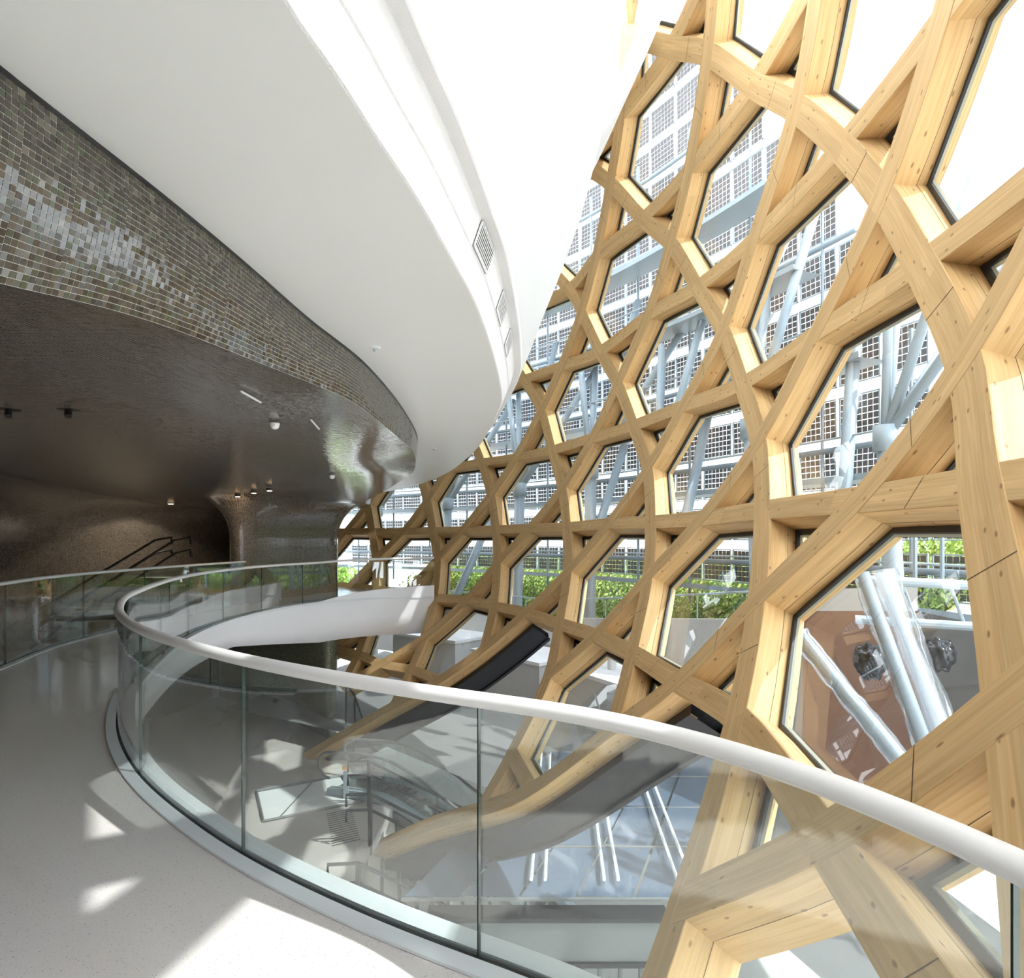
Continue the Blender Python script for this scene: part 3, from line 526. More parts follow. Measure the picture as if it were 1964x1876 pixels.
for b in range(-13, 26):   # g-a odd
    if b % 2: lines.append(('A', [(a, a+b) for a in range(-7, 11)]))
def runs(l):
    cur = []
    for k in l:
        if keep(*k): cur.append(k)
        else:
            if len(cur) > 1: yield cur
            cur = []
    if len(cur) > 1: yield cur
def beam(kind, ks):
    P = [NODE[k][0] for k in ks]; Nn = [NODE[k][1] for k in ks]; S = 4
    pts = catmull(P, S); nr = []
    for i in range(len(ks)-1):
        for k in range(S): nr.append(Nn[i].lerp(Nn[i+1], k/S).normalized())
    nr.append(Nn[-1]); w = WID[kind]/2; pr = PROUD[kind]
    sec = []; L = 0; us = []
    off = R.uniform(0, 50)
    for i, p in enumerate(pts):
        t = (pts[min(i+1, len(pts)-1)]-pts[max(i-1, 0)]).normalized(); n_ = (nr[i]-t*nr[i].dot(t)).normalized(); s_ = t.cross(n_)
        if i: L += (p-pts[i-1]).length
        us.append(L+off)
        ch = .006
        sec.append([p-n_*pr-s_*(w-ch), p-n_*pr+s_*(w-ch), p-n_*(pr-ch)+s_*w, p+n_*DEPTH+s_*w, p+n_*DEPTH-s_*w, p-n_*(pr-ch)-s_*w])
    vco = [0, 2*w, 2*w+.01]; fv = [(0, 2*w), (3.0, 3.01), (1.0, 1.0+DEPTH), (4.0, 4.0+2*w), (2.0, 2.0+DEPTH), (3.0, 3.01)]
    vs = [p for q in sec for p in q]; fs = []; fu = []; nf = 6
    base = R.randint(0, 9)*10
    for i in range(len(sec)-1):
        for k in range(nf):
            a, b = i*nf+k, i*nf+(k+1) % nf; fs.append((a, a+nf, b+nf, b))
            v0, v1 = fv[k]
            if k == 4: v0, v1 = v1, v0
            fu.append([(us[i], v0+base), (us[i+1], v0+base), (us[i+1], v1+base), (us[i], v1+base)])
    fs.append(tuple(range(nf))); fu.append([(0, .1*j) for j in range(nf)]); fs.append(tuple(reversed(range(len(vs)-nf, len(vs))))); fu.append([(0, .1*j) for j in range(nf)])
    o = mesh_obj('beam', vs, fs, M['timber'], lattice, None, False, fu)
    # seams: thin dark scarf lines on the inner face, and the glue line along the reveals
    sm = MB()
    for i in range(6, len(sec)-4, 8 if kind != 'H' else 10):
        if i % 4 == 0: i += 2
        q = sec[i]; q2 = sec[i+1]; t = (pts[i+1]-pts[i]).normalized(); n_ = (pts[i]-q[0].lerp(q[1], .5)).normalized() if pr else -(nr[i])
        k = .0035; e_ = .0016; inn = -nr[i]*e_
        a0, b0 = q[0]+inn, q[1]+inn; sh = (q2[1]-q[1])*.22
        sm.add([a0-t*k, a0+t*k, b0+sh+t*k, b0+sh-t*k], [(0,1,2,3)])
    for side, (i1, i2) in ((1, (2, 3)), (-1, (5, 4))):
        rr = []
        for i in range(len(sec)):
            p_ = sec[i][i1].lerp(sec[i][i2], .5); n_ = nr[i]; t = (pts[min(i+1,len(pts)-1)]-pts[max(i-1,0)]).normalized(); s_ = t.cross((n_-t*n_.dot(t)).normalized())*side
            rr.append([p_+s_*.0015-n_*.002, p_+s_*.0015+n_*.002])
        sm.grid(rr)
    sm.build('seam', M['seam'], o)
for kind, l in lines:
    for r_ in runs(l): beam(kind, r_)

# panes and black gaskets in every opening
def pane(keys, beams):
    if not all(keep(*k) for k in keys): return
    P = [NODE[k][0]+NODE[k][1]*(DEPTH-.05) for k in keys]; n = len(P); c = sum(P, V())/n
    nrm = sum((NODE[k][1] for k in keys), V()).normalized()
    ps = mesh_obj('glass_pane', [c]+P, [(0, 1+i, 1+(i+1) % n) for i in range(n)], M['pane'], lattice, None, True)
    # inset polygons
    def inset(d, lift):
        out_ = []
        L = []
        for i in range(n):
            a, b = P[i], P[(i+1) % n]; t = (b-a).normalized(); s_ = nrm.cross(t).normalized()
            if s_.dot(c-a) < 0: s_ = -s_
            L.append((a+s_*(WID[beams[i]]/2+d), t))
        for i in range(n):
            (p1, t1), (p2, t2) = L[i-1], L[i]
            w0 = p1-p2; a_, b_, c_, d_, e_ = t1.dot(t1), t1.dot(t2), t2.dot(t2), t1.dot(w0), t2.dot(w0); den = a_*c_-b_*b_
            sc, tc_ = (b_*e_-c_*d_)/den, (a_*e_-b_*d_)/den; out_.append((p1+t1*sc+p2+t2*tc_)*.5-nrm*lift)
        return out_
    mb = MB()
    A, B, C_, D_ = inset(-.02, .0), inset(-.02, .06), inset(.055, .06), inset(.055, .01)
    for i in range(n):
        j = (i+1) % n
        mb.add([B[i], B[j], C_[j], C_[i]], [(0,1,2,3)]); mb.add([C_[i], C_[j], D_[j], D_[i]], [(0,1,2,3)])
    mb.build('gasket', M['gasket'], ps)
    mb = MB(); E_, F_ = inset(.055, .035), inset(.075, .02)
    for i in range(n):
        j = (i+1) % n; mb.add([E_[i], E_[j], F_[j], F_[i]], [(0,1,2,3)])
    mb.build('glazing_strip', M['strip'], ps)
PORTAL = {(-3, 5), (-3, 9), (-5, 3), (-5, 5), (-5, 7)}
for a in range(-7, 11):
    for g in range(-3, 19):
        if a % 2 and g % 2:
            if (a, g) in PORTAL: continue
            pane([(a+1, g), (a+1, g+1), (a, g+1), (a-1, g), (a-1, g-1), (a, g-1)], ['H', 'B', 'A', 'H', 'B', 'A'])
        if a % 2 == 0 and g % 2:
            pane([(a, g), (a, g+1), (a+1, g+1)], ['H', 'B', 'A'])
            pane([(a, g), (a, g-1), (a-1, g-1)], ['H', 'B', 'A'])

# ------------------------------------------------------------------ dark steel ribbons of the entrance portal
def lat_pt(a, g, outw):   # bilinear on the half-step table, a and g in half steps
    ks = [(a0, g0) for a0 in (math.floor(a), math.floor(a)+1) for g0 in (math.floor(g), math.floor(g)+1)]
    ks = [k for k in ks if k in NODE]; w = [max(.02, 1-max(abs(k[0]-a), abs(k[1]-g))) for k in ks]
    P = V(); N = V(); W = sum(w)
    for k, q in zip(ks, w): P += NODE[k][0]*q/W; N += NODE[k][1]*q/W
    return P+N.normalized()*outw, N.normalized()
def ribbon(b, a0, a1, label, wdt, dg):
    ks = [(a, a+b) for a in range(a0, a1-1, -1) if (a, a+b) in NODE]
    P = catmull([NODE[k][0] for k in ks], 6); Nn = []
    for i in range(len(ks)-1): Nn += [NODE[ks[i]][1].lerp(NODE[ks[i+1]][1], q/6).normalized() for q in range(6)]
    Nn.append(NODE[ks[-1]][1]); P = relax(P, 8); rows = []
    for i, p in enumerate(P):
        t = (P[min(i+1, len(P)-1)]-P[max(i-1, 0)]).normalized(); n_ = (Nn[i]-t*Nn[i].dot(t)).normalized(); s_ = t.cross(n_)
        if s_.z > 0: s_ = -s_
        rows.append((p+s_*dg+n_*.30, n_, s_))
    t_ = thing('portal_band', label, 'steel band', 'dark steel bands of the portal')
    def part(nm, prof, m):
        mb = MB(); rr = [[p+n_*o+s_*q for o, q in prof] for p, n_, s_ in rows]
        rr = [r_+[r_[0]] for r_ in rr]; mb.grid(rr); mb.build(nm, m, t_, False)
    part('band', [(-.05,0),(-.05,wdt),(.42,wdt),(.42,0)], M['steel_dark'])
    part('lip', [(.40,wdt-.02),(.40,wdt+.06),(.46,wdt+.06),(.46,wdt-.02)], M['steel_dark'])
ribbon(7, -2, -7, 'black steel band under the beam beside the void of the far portal', .16, .17)
ribbon(11, -2, -7, 'black steel band under the lowest big beam behind the glass', .16, .17)
t = thing('portal_transom', 'dark steel transom with glazed partition at the bottom behind the balustrade', 'transom')
MB().box((-1.2,8.9,-4.22),(2.2,9.15,-3.66)).build('transom', M['steel_mid'], t)
MB().box((-1.2,8.86,-3.66),(2.2,9.2,-3.60)).build('top_flange', M['steel_dark'], t)
MB().box((-1.2,8.86,-4.29),(2.2,9.2,-4.22)).build('bottom_flange', M['steel_dark'], t)
for k in range(12): MB().box((-1.1+k*.29,8.98,-8.2),(-1.05+k*.29+(.05 if k % 5 == 2 else 0),9.07,-4.29)).build('mullion', M['steel_mid'], t)
MB().add([(-1.2,9.03,-8.2),(2.2,9.03,-8.2),(2.2,9.03,-4.29),(-1.2,9.03,-4.29)], [(0,1,2,3)]).build('glass_pane', M['pvglass'], t)

M['canopy'] = simple('blue_grey_canopy_glass', (.10, .14, .20), .06, noise=.3, nscale=1.5)
cn = thing('entrance_canopy', 'blue grey glass canopy with pale bars below the big beams', 'canopy')
ZC = -3.52; cq = [V((-1.6,9.2,ZC)), V((2.6,9.2,ZC)), V((5.0,15.2,ZC+.1)), V((.9,15.2,ZC+.1))]
for i in range(5):
    for j in range(4):
        def cp_(u, v): return cq[0].lerp(cq[1], u).lerp(cq[3].lerp(cq[2], u), v)
        g_ = .006; a, b, c_, d_ = i/5+g_, (i+1)/5-g_, j/4+g_, (j+1)/4-g_; z_ = V((0,0,R.uniform(0,.05)))
        MB().add([cp_(a,c_)+z_, cp_(b,c_), cp_(b,d_), cp_(a,d_)+z_], [(0,1,2,3)]).build('glass_pane', M['canopy'], cn)
for j in range(5): MB().tube([cp_(0,j/4), cp_(1,j/4)], .03, 6).build('bar', M['steel_mid'], cn)
for k, (a, b) in enumerate(((-.02,.42),(.03,.47),(.24,.68),(.29,.73),(.50,.94),(.55,.99))): MB().tube([cp_(a,.95)+V((0,0,.12)), cp_(b,.05)+V((0,0,.12))], .028, 6).build('rail_bar', M['white'], cn)

# ------------------------------------------------------------------ stair, escalator and fittings of the lower hall
st = thing('staircase', 'pale staircase going down to the entrance with black flat handrails', 'stairs')
d = V((.96, .10, 0)).normalized(); sd = V((-d.y, d.x, 0))
def srow(o, k, zo): return o+d*(.30*k)+V((0,0,ZL-.165*k+zo))
S0 = V((-2.35, 10.2, 0)); S1 = V((-3.10, 13.9, 0))
M['step'] = simple('pale_stone_step', (.66,.65,.60), .5, noise=.05)
for k in range(14):
    a, b = S0+d*.30*k, S1+d*.30*k; z = ZL-.165*(k+1)
    mb = MB(); mb.add([(a.x,a.y,z-.2),(b.x,b.y,z-.2),(b.x+.30*d.x,b.y+.30*d.y,z-.2),(a.x+.30*d.x,a.y+.30*d.y,z-.2),(a.x,a.y,z),(b.x,b.y,z),(b.x+.30*d.x,b.y+.30*d.y,z),(a.x+.30*d.x,a.y+.30*d.y,z)],
        [(3,2,1,0),(4,5,6,7),(0,1,5,4),(1,2,6,5),(2,3,7,6),(3,0,4,7)])
    so = mb.build('step', M['step'], st)
    mb = MB(); w_ = d*.05
    mb.add([(a.x+.23*d.x,a.y+.23*d.y,z+.003),(b.x+.23*d.x,b.y+.23*d.y,z+.003),(b.x+.29*d.x,b.y+.29*d.y,z+.003),(a.x+.29*d.x,a.y+.29*d.y,z+.003)], [(0,1,2,3)]); mb.build('nosing', M['steel_mid'], so)
def flat_rail(o, n_, label_hi=1.0, drop=.0):
    for h in (1.0, .70):
        pts = [o-d*.45+V((0,0,ZL+h-.22)), o-d*.45+V((0,0,ZL+h)), o+V((0,0,ZL+h))] + [srow(o, k, h) for k in range(1, n_+1)]
        MB().tube(pts, .028, 6).build('handrail', M['steel_dark'], st)
    for k in (0, n_//2, n_): MB().tube([srow(o, k, -.2), srow(o, k, 1.0)], .022 if k else .045, 6).build('post', M['steel_dark'], st)
flat_rail(S1+V((-.05,.1,0)), 10); flat_rail(V((-2.72,12.2,0)), 10); flat_rail(V((-2.32,9.6,0)), 13)

es = thing('escalator', 'escalator with glass sides and dark rubber handrails leading down beside the facade', 'escalator')
E0 = V((-4.05, 15.2, 0)); ed = V((.93, -.36, 0)).normalized(); en = V((-ed.y, ed.x, 0))
def epath(off, h):
    P = [E0+en*off+ed*x_+V((0,0,ZL+z_+h)) for x_, z_ in ((.0,.0),(.5,.04),(1.0,.06),(1.5,.02),(2.0,-.14),(2.6,-.42),(3.4,-.88),(4.4,-1.46),(5.6,-2.15))]
    return catmull(P, 3)
for off in (-.5, .5):
    up = epath(off, .95); lo = epath(off, .35)
    st0 = up[0]; cc = st0-V((0,0,.30)); arc = [cc-ed*.30*math.sin(a)+V((0,0,.30*math.cos(a))) for a in [math.pi*k/10 for k in range(11)]]
    MB().tube(list(reversed(arc))+up, .035, 8).build('rubber_handrail', M['steel_mid'], es, True)
    mb = MB(); mb.grid([[b_+V((0,0,-.35)), a_-V((0,0,.03))] for a_, b_ in zip(up, lo)]); mb.build('glass_side', M['bal'], es)
    mb = MB(); rr = [[p+en*(-.10), p+en*(-.10)+V((0,0,.16)), p+en*.10+V((0,0,.16)), p+en*.10] for p in epath(off, -.02)]; mb.grid(rr); mb.build('skirt', M['cellframe'], es)
    mb = MB(); rr = [[p+en*(-.14), p+en*(-.14)+V((0,0,-.55)), p+en*.14+V((0,0,-.55)), p+en*.14] for p in epath(off, -.02)]; mb.grid(rr); mb.build('truss_cladding', M['steel_mid'], es)
cp = epath(0, .02)
for a, b in zip(cp[::1], cp[1::1]):
    m_ = a.lerp(b, .5); MB().box((-.5,-.1,-.10),(.5,.1,.0), M=Matrix(((en.x,ed.x,0,m_.x),(en.y,ed.y,0,m_.y),(0,0,1,m_.z),(0,0,0,1)))).build('step', M['steel_mid'], es)
p = E0+en*-.62+ed*.55+V((0,0,ZL)); MB().box((-.06,-.03,0),(.06,.03,.62), M=Matrix.Translation(p)).build('control_post', M['cellframe'], es)
MB().box((-.08,-.045,.66),(.08,-.03,.74), M=Matrix.Translation(p)).build('orange_sign', M['orange'], es)
gl = thing('glass_screen', 'dark framed glass screen standing by the mosaic drum', 'screen')
A_, B_, C2 = V((-4.75,18.2,0)), V((-4.35,17.6,0)), V((-3.95,17.0,0))
for p, h in ((A_, 1.75), (B_, 1.55), (C2, .95)): MB().tube([p+V((0,0,ZL)), p+V((0,0,ZL+h))], .028, 6).build('post', M['steel_dark'], gl)
MB().tube([A_+V((0,0,ZL+1.75)), B_+V((0,0,ZL+1.55)), C2+V((0,0,ZL+.95))], .025, 6).build('top_bar', M['steel_dark'], gl)
mb = MB(); mb.add([A_+V((0,0,ZL)), B_+V((0,0,ZL)), B_+V((0,0,ZL+1.55)), A_+V((0,0,ZL+1.75))], [(0,1,2,3)]); mb.add([B_+V((0,0,ZL)), C2+V((0,0,ZL)), C2+V((0,0,ZL+.95)), B_+V((0,0,ZL+1.55))], [(0,1,2,3)]); mb.build('glass', M['bal'], gl)
# perforated floor grille
gr = thing('floor_grille', 'perforated square grille let into the grey lower floor', 'grille')
g0, g1, g2, g3 = pz(626,1560,ZL+.004), pz(673,1550,ZL+.004), pz(692,1612,ZL+.004), pz(637,1625,ZL+.004)
MB().add([g0-V((0,0,.002)), g1-V((0,0,.002)), g2-V((0,0,.002)), g3-V((0,0,.002))], [(3,2,1,0)]).build('plate', M['lower_floor'], gr)
mb = MB()
for i in range(13):
    for j in range(16):
        c_ = g0.lerp(g1, (i+.5)/13).lerp(g3.lerp(g2, (i+.5)/13), (j+.5)/16)+V((0,0,.003)); mb.add([c_+V((.022*math.cos(k*math.pi/3), .022*math.sin(k*math.pi/3), 0)) for k in range(6)], [(0,1,2,3,4,5)])
tag(mb.build('holes', M['gap'], gr), kind='stuff')
# low hatch opening with dark frame
ht = thing('floor_hatch', 'white lined floor opening with a dark frame in the lower hall', 'hatch')
q = [pz(492,1520,ZL), pz(655,1490,ZL), pz(690,1540,ZL), pz(505,1578,ZL)]
MB().add([p+V((0,0,.006)) for p in q], [(3,2,1,0)]).build('lining', M['white'], ht)
for i in range(4):
    a, b = q[i], q[(i+1) % 4]; MB().tube([a+V((0,0,.03)), b+V((0,0,.03))], .03, 4).build('frame_bar', M['steel_mid'], ht)
MB().tube([q[1].lerp(q[0],.35)+V((0,0,.03)), q[2].lerp(q[3],.85)+V((0,0,.03))], .018, 4).build('cross_bar', M['steel_mid'], ht)

# brown stair behind the left balustrade with thin black rails
sb = thing('staircase', 'dark brown stone stair behind the left balustrade by the mosaic wall', 'stairs')
for k in range(11):
    y0 = 12.0+k*.42; z = -1.0+k*.17
    MB().box((-10.6+.10*k,y0,z-.9),(-7.75+.02*k,y0+.44,z)).build('step', M['tread'], sb)
for xo in (-9.6, -9.1):
    for h in (.95, .62):
        MB().tube([(xo,12.0,-1.0+h),(xo+.5,16.2,.7+h),(xo+.55,16.9,.78+h),(xo+.55,16.95,.6+h)], .03, 6).build('handrail', M['black'], sb)

# ------------------------------------------------------------------ small fittings on the ceilings
def dome(name, label, cat, p, r, m1, m2=None, group=None):
    t = thing(name, label, cat, group); t.location = p
    def lathe(prof, n=16):
        mb = MB(); rr = [[V((r_*math.cos(2*math.pi*k/n), r_*math.sin(2*math.pi*k/n), z_)) for k in range(n+1)] for r_, z_ in prof]; mb.grid(rr); return mb
    lathe([(r, 0), (r, -r*.35), (r*.92, -r*.45)]).build('base', m1, t, True)
    lathe([(r*.9, -r*.45), (r*.86, -r*.8), (r*.6, -r*1.15), (r*.02, -r*1.3)]).build('dome', m2 or m1, t, True)
    return t
def on_ceiling(px, py, z): return pz(px, py, z)
dome('smoke_detector', 'round white smoke detector on the dark mosaic ceiling', 'smoke detector', on_ceiling(527, 812, 2.80), .045, M['detector'])
dome('smoke_detector', 'small round detector far back on the mosaic ceiling near its edge', 'smoke detector', on_ceiling(637, 912, 2.80), .05, M['detector'])
for i, (a, b) in enumerate(((456, 948), (487, 941), (517, 936))):
    t = thing('spotlight', ['left glowing warm spotlight', 'middle small spotlight', 'right small spotlight'][i]+' recessed in the mosaic ceiling by the arch', 'spotlight', 'spotlights by the arch'); c_ = on_ceiling(a, b, 2.78); t.location = c_
    mb = MB(); mb.tube([(0,0,0),(0,0,-.06)], .07, 12); mb.build('housing', M['black'], t); mb = MB(); mb.tube([(0,0,-.06),(0,0,-.066)], .05, 12); mb.build('lens', M['lamp'], t)
    ld = bpy.data.lights.new('spot_lamp', 'SPOT'); ld.energy = 25; ld.spot_size = 1.9; ld.color = (1, .75, .5); ld.shadow_soft_size = .05; lo_ = bpy.data.objects.new('spot_lamp', ld); C.objects.link(lo_); lo_.parent = t; lo_.location = (0, 0, -.08); lo_.rotation_euler = (c_-V((-11.6,20.2,1.0))).to_track_quat('Z', 'Y').to_euler()
for i, (a, b) in enumerate(((17, 780), (131, 780))):
    t = thing('track_spotlight', ['black swivel spotlight at the left edge of the mosaic ceiling', 'black swivel spotlight second from the left edge of the mosaic ceiling'][i], 'spotlight', 'swivel spotlights'); t.location = on_ceiling(a, b, 2.79)
    mb = MB(); mb.tube([(0,0,0),(0,0,-.025)], .085, 14); mb.build('plate', M['black'], t); mb = MB(); mb.tube([(0,0,-.02),(.02,-.03,-.085)], .028, 10); mb.build('head', M['black'], t)
for i, (a, b) in enumerate(((718, 667), (832, 860))):
    t = thing('sprinkler', ['nearer flush sprinkler plate on the white soffit', 'farther flush sprinkler plate on the white soffit'][i], 'sprinkler', 'sprinklers on the soffit'); t.location = on_ceiling(a, b, ZS)
    mb = MB(); mb.tube([(0,0,0),(0,0,-.008)], .05, 16); mb.build('plate', M['white'], t); mb = MB(); mb.tube([(0,0,-.008),(0,0,-.03)], .012, 8); mb.build('head', M['cellframe'], t)
# the two thin light slots in the mosaic ceiling
for i, (a, b, c_, d_) in enumerate(((463,751,500,772),(597,806,612,823))):
    p, q = on_ceiling(a, b, 2.80), on_ceiling(c_, d_, 2.80); t = tag(MB().tube([p, q], .009, 6).build('light_slot', M['detector']), ['longer thin white light slot in the mosaic ceiling', 'shorter thin white light slot in the mosaic ceiling'][i], 'light slot', 'light slots in the mosaic ceiling')

for i, p in enumerate(((-10.3,19.2,2.74),(-9.9,22.6,2.74))):  # added lamps, put in the tunnel ceiling to brighten its dark wall
    t = thing('downlight', ['round downlight in the tunnel ceiling near its mouth', 'round downlight deep in the tunnel ceiling'][i], 'downlight', 'tunnel downlights'); t.location = p
    MB().tube([(0,0,.04),(0,0,0)], .09, 14).build('trim_ring', M['detector'], t); MB().tube([(0,0,0),(0,0,-.006)], .065, 14).build('lens', M['lamp'], t)
    ld = bpy.data.lights.new('tunnel_lamp', 'SPOT'); ld.energy = 190; ld.spot_size = 2.6; ld.color = (1, .88, .72); ld.shadow_soft_size = .07; lo_ = bpy.data.objects.new('tunnel_lamp', ld); C.objects.link(lo_); lo_.parent = t; lo_.location = (0,0,-.02)

# ------------------------------------------------------------------ outside: solar sail
SAIL = catmull(P2([(9.6,6.5),(9.7,10.0),(9.3,13.2),(8.3,16.3),(6.6,20.0),(4.2,24.0),(0.8,28.0),(-4.0,32.0),(-9.5,35.5)]), 10)
SAIL = resample(SAIL, .25)
PW, PH, CN, RN = 1.16, 1.02, 7, 6
sail = thing('solar_sail', 'large curved sail of see-through solar panels outside the facade', 'solar sail')
cell = MB(); fr = MB(); cw, chh = (PW-.08)/CN, (PH-.08)/RN; gp = .016
for i in range(CN):
    for j in range(RN):
        x0 = -PW/2+.04+i*cw; z0 = .04+j*chh; cell.box((x0+gp/2,-.006,z0+gp/2),(x0+cw-gp/2,.006,z0+chh-gp/2))
fr.box((-PW/2,-.02,0),(PW/2,.02,.035)); fr.box((-PW/2,-.02,PH-.035),(PW/2,.02,PH)); fr.box((-PW/2,-.02,0),(-PW/2+.035,.02,PH)); fr.box((PW/2-.035,-.02,0),(PW/2,.02,PH))
p0 = fr.build('solar_panel', M['cellframe'], sail); c0 = tag(cell.build('cell_grid', M['cell'], p0), kind='stuff')
first = True; npan = 0
L = plan_len(SAIL); pitch = 1.24
def z_top(P):
    px = CXP+FPX*P.x/P.y
    if px > 1960: return 3.2
    tb = [(700,9.5),(1000,15.5),(1250,19.5),(1420,16.2),(1480,13.4),(1660,8.9),(1770,5.6),(1880,3.6),(1990,2.6)]
    if px <= tb[0][0]: return 7.0
    for (a, b), (c_, d_) in zip(tb, tb[1:]):
        if px <= c_: return b+(d_-b)*(px-a)/(c_-a)
    return 2.6
spots = []
for k in range(int(L/pitch)):
    P = at_len(SAIL, pitch*(k+.5)); Q = at_len(SAIL, pitch*(k+.5)+.1); t_ = (Q-P).normalized(); ang = math.atan2(t_.y, t_.x)
    zt = z_top(P); z = .35; r = 0
    while z+PH < zt+.5 and r < 15: spots.append((P, ang, z, t_)); z += 1.30; r += 1
spots = spots[:300]
for P, ang, z, t_ in spots:
    if first: o, c = p0, c0; first = False
    else:
        o = p0.copy(); C.objects.link(o); c = c0.copy(); C.objects.link(c); o.parent = sail; c.parent = o
    o.location = (P.x, P.y, z); o.rotation_euler = (R.uniform(-.05, .03), 0, ang)
print('panels', len(spots))
NS = normals2d(SAIL)   # path runs away from the camera on the right: right side = outside
inn = [p-n_*.45 for p, n_ in zip(SAIL, NS)]
for z in (1.0, 3.9, 6.5, 9.1, 11.7, 14.3):
    pts = [V((p.x, p.y, z)) for p in inn[::4] if z_top(p) > z-.2]
    if len(pts) > 2: MB().tube(pts, .075, 8).build('rail_tube', M['steel_blue'], sail, True)
for k in range(0, len(inn), 10):
    p = inn[k]; zt = min(z_top(p), 15.0); MB().tube([(p.x,p.y,-.4),(p.x,p.y,zt)], .045, 6).build('mullion_tube', M['steel_blue'], sail)
in2 = [p-n_*1.4 for p, n_ in zip(SAIL, NS)]
for z in (.2, 3.0, 5.7, 8.4, 11.0):
    pts = [p for p in range(0, len(in2), 4) if z_top(SAIL[p]) > z+.5]
    if len(pts) > 3:
        mb = MB(); mb.grid([[V((in2[i].x, in2[i].y, z)), V((inn[i].x, inn[i].y, z))] for i in pts]); mb.grid([[V((in2[i].x, in2[i].y, z)), V((in2[i].x, in2[i].y, z+.14))] for i in pts]); mb.build('walkway', M['steel_blue'], sail)
        MB().tube([V((in2[i].x, in2[i].y, z+1.0)) for i in pts], .03, 5).build('walkway_rail', M['cellframe'], sail)

# tree-like steel columns between the facade and the sail
def column(x, y, lean, zf, r, i, where):
    t = thing('steel_column', 'branching grey steel column outside the facade, '+where, 'column', 'branching steel columns')
    b = V((x, y, -5.6)); f = V((x+lean[0], y+lean[1], zf))
    MB().tube([b, f], [r*1.05, r], 12).build('trunk', M['steel_blue'], t, True)
    MB().tube([f-V((0,0,.25)), f+V((0,0,.25))], r*1.35, 12).build('node', M['steel_blue'], t, True)
    near = min(range(len(SAIL)), key=lambda k: (SAIL[k]-V((x, y, 0))).length)
    for dk, dz in ((-9, 4.6), (0, 6.2), (9, 4.4), (4, 2.2)):
        k = min(max(near+dk, 0), len(SAIL)-1); p = inn[k]; MB().tube([f, V((p.x, p.y, f.z+dz))], r*.62, 10).build('branch', M['steel_blue'], t, True)
    MB().tube([f, V((x-lean[0]*1.5, y+1.6, f.z+4.5))], r*.55, 10).build('branch', M['steel_blue'], t, True)
cols = [((7.4,11.6),(-.3,.5),3.6,'nearest on the right'), ((6.3,15.4),(-.4,.3),4.4,'second from the right'), ((4.5,18.8),(-.2,.2),3.4,'third from the right'), ((2.6,21.6),(.1,.2),4.0,'fourth from the right'), ((.1,24.6),(.2,.1),3.6,'third from the far left end'), ((-3.0,27.6),(.2,0),3.2,'second from the far left end'), ((-6.6,30.2),(.2,0),3.0,'last at the far left end')]
for i, ((x_, y_), ln, zf, w) in enumerate(cols): column(x_, y_, ln, zf, .20 if i else .16, i, w)
# long diagonal braces
for i, (a, b) in enumerate((((6.7,13.5,-2.8),(7.9,14.6,6.8)), ((3.6,16.8,-2.4),(6.0,19.4,5.6)), ((1.3,19.6,-2.2),(4.0,22.6,5.0)), ((-2.8,22.9,-2.2),(0.0,26.9,4.6)), ((6.6,14.4,9.4),(4.2,14.8,4.2)))):
    o = MB().tube([a, b], .15, 10).build('steel_brace', M['steel_blue'], None, True); tag(o, ['nearest', 'second', 'third', 'farthest', 'highest'][i]+' long diagonal grey steel brace outside the glass', 'brace', 'diagonal steel braces')

# ------------------------------------------------------------------ outside: terrace, parapet, hedge bank
M['ground'] = simple('pale_paving', (.66,.64,.60), .85, noise=.06, nscale=.8)
mb = MB(); mb.add([(-80,-60,-6.2),(140,-60,-6.2),(140,160,-6.2),(-80,160,-6.2)], [(0,1,2,3)]); gq = mb.build('ground', M['ground']); tag(gq, 'pale paved plaza around the building', 'ground', kind='structure')
PAR = resample(catmull(P2([(6.0,12.4),(5.2,15),(3.6,18.6),(1.2,22.2),(-2.2,25.6),(-7,29)]), 8), .4)
def ptop(p): return .05-1.1*min(1, max(0, (p.y-13)/9))
pw = thing('parapet', 'pale curved concrete parapet with a thin steel handrail outside the facade', 'parapet')
sweep('parapet_wall', PAR, None, M['concrete'], pw, prof_fn=lambda i, p: [(-.12, -3.2), (-.12, ptop(p)), (.12, ptop(p)), (.12, -3.2)], smooth=False, uvs=False)
MB().tube([V((p.x, p.y, ptop(p)+.62)) for p in PAR[::2]], .025, 6).build('handrail', M['cellframe'], pw)
for p in PAR[::5]: MB().tube([V((p.x, p.y, ptop(p))), V((p.x, p.y, ptop(p)+.62))], .018, 5).build('post', M['cellframe'], pw)
# upper terrace strip behind the parapet
mb = MB(); NP = normals2d(PAR); mb.grid([[PAR[i]-NP[i]*.0+V((0,0,ptop(PAR[i])-.45)), PAR[i]+NP[i]*2.2+V((0,0,ptop(PAR[i])-.30))] for i in range(len(PAR))])
tag(mb.build('terrace', M['concrete']), 'pale terrace strip between parapet and hedge bank', 'terrace', kind='structure')
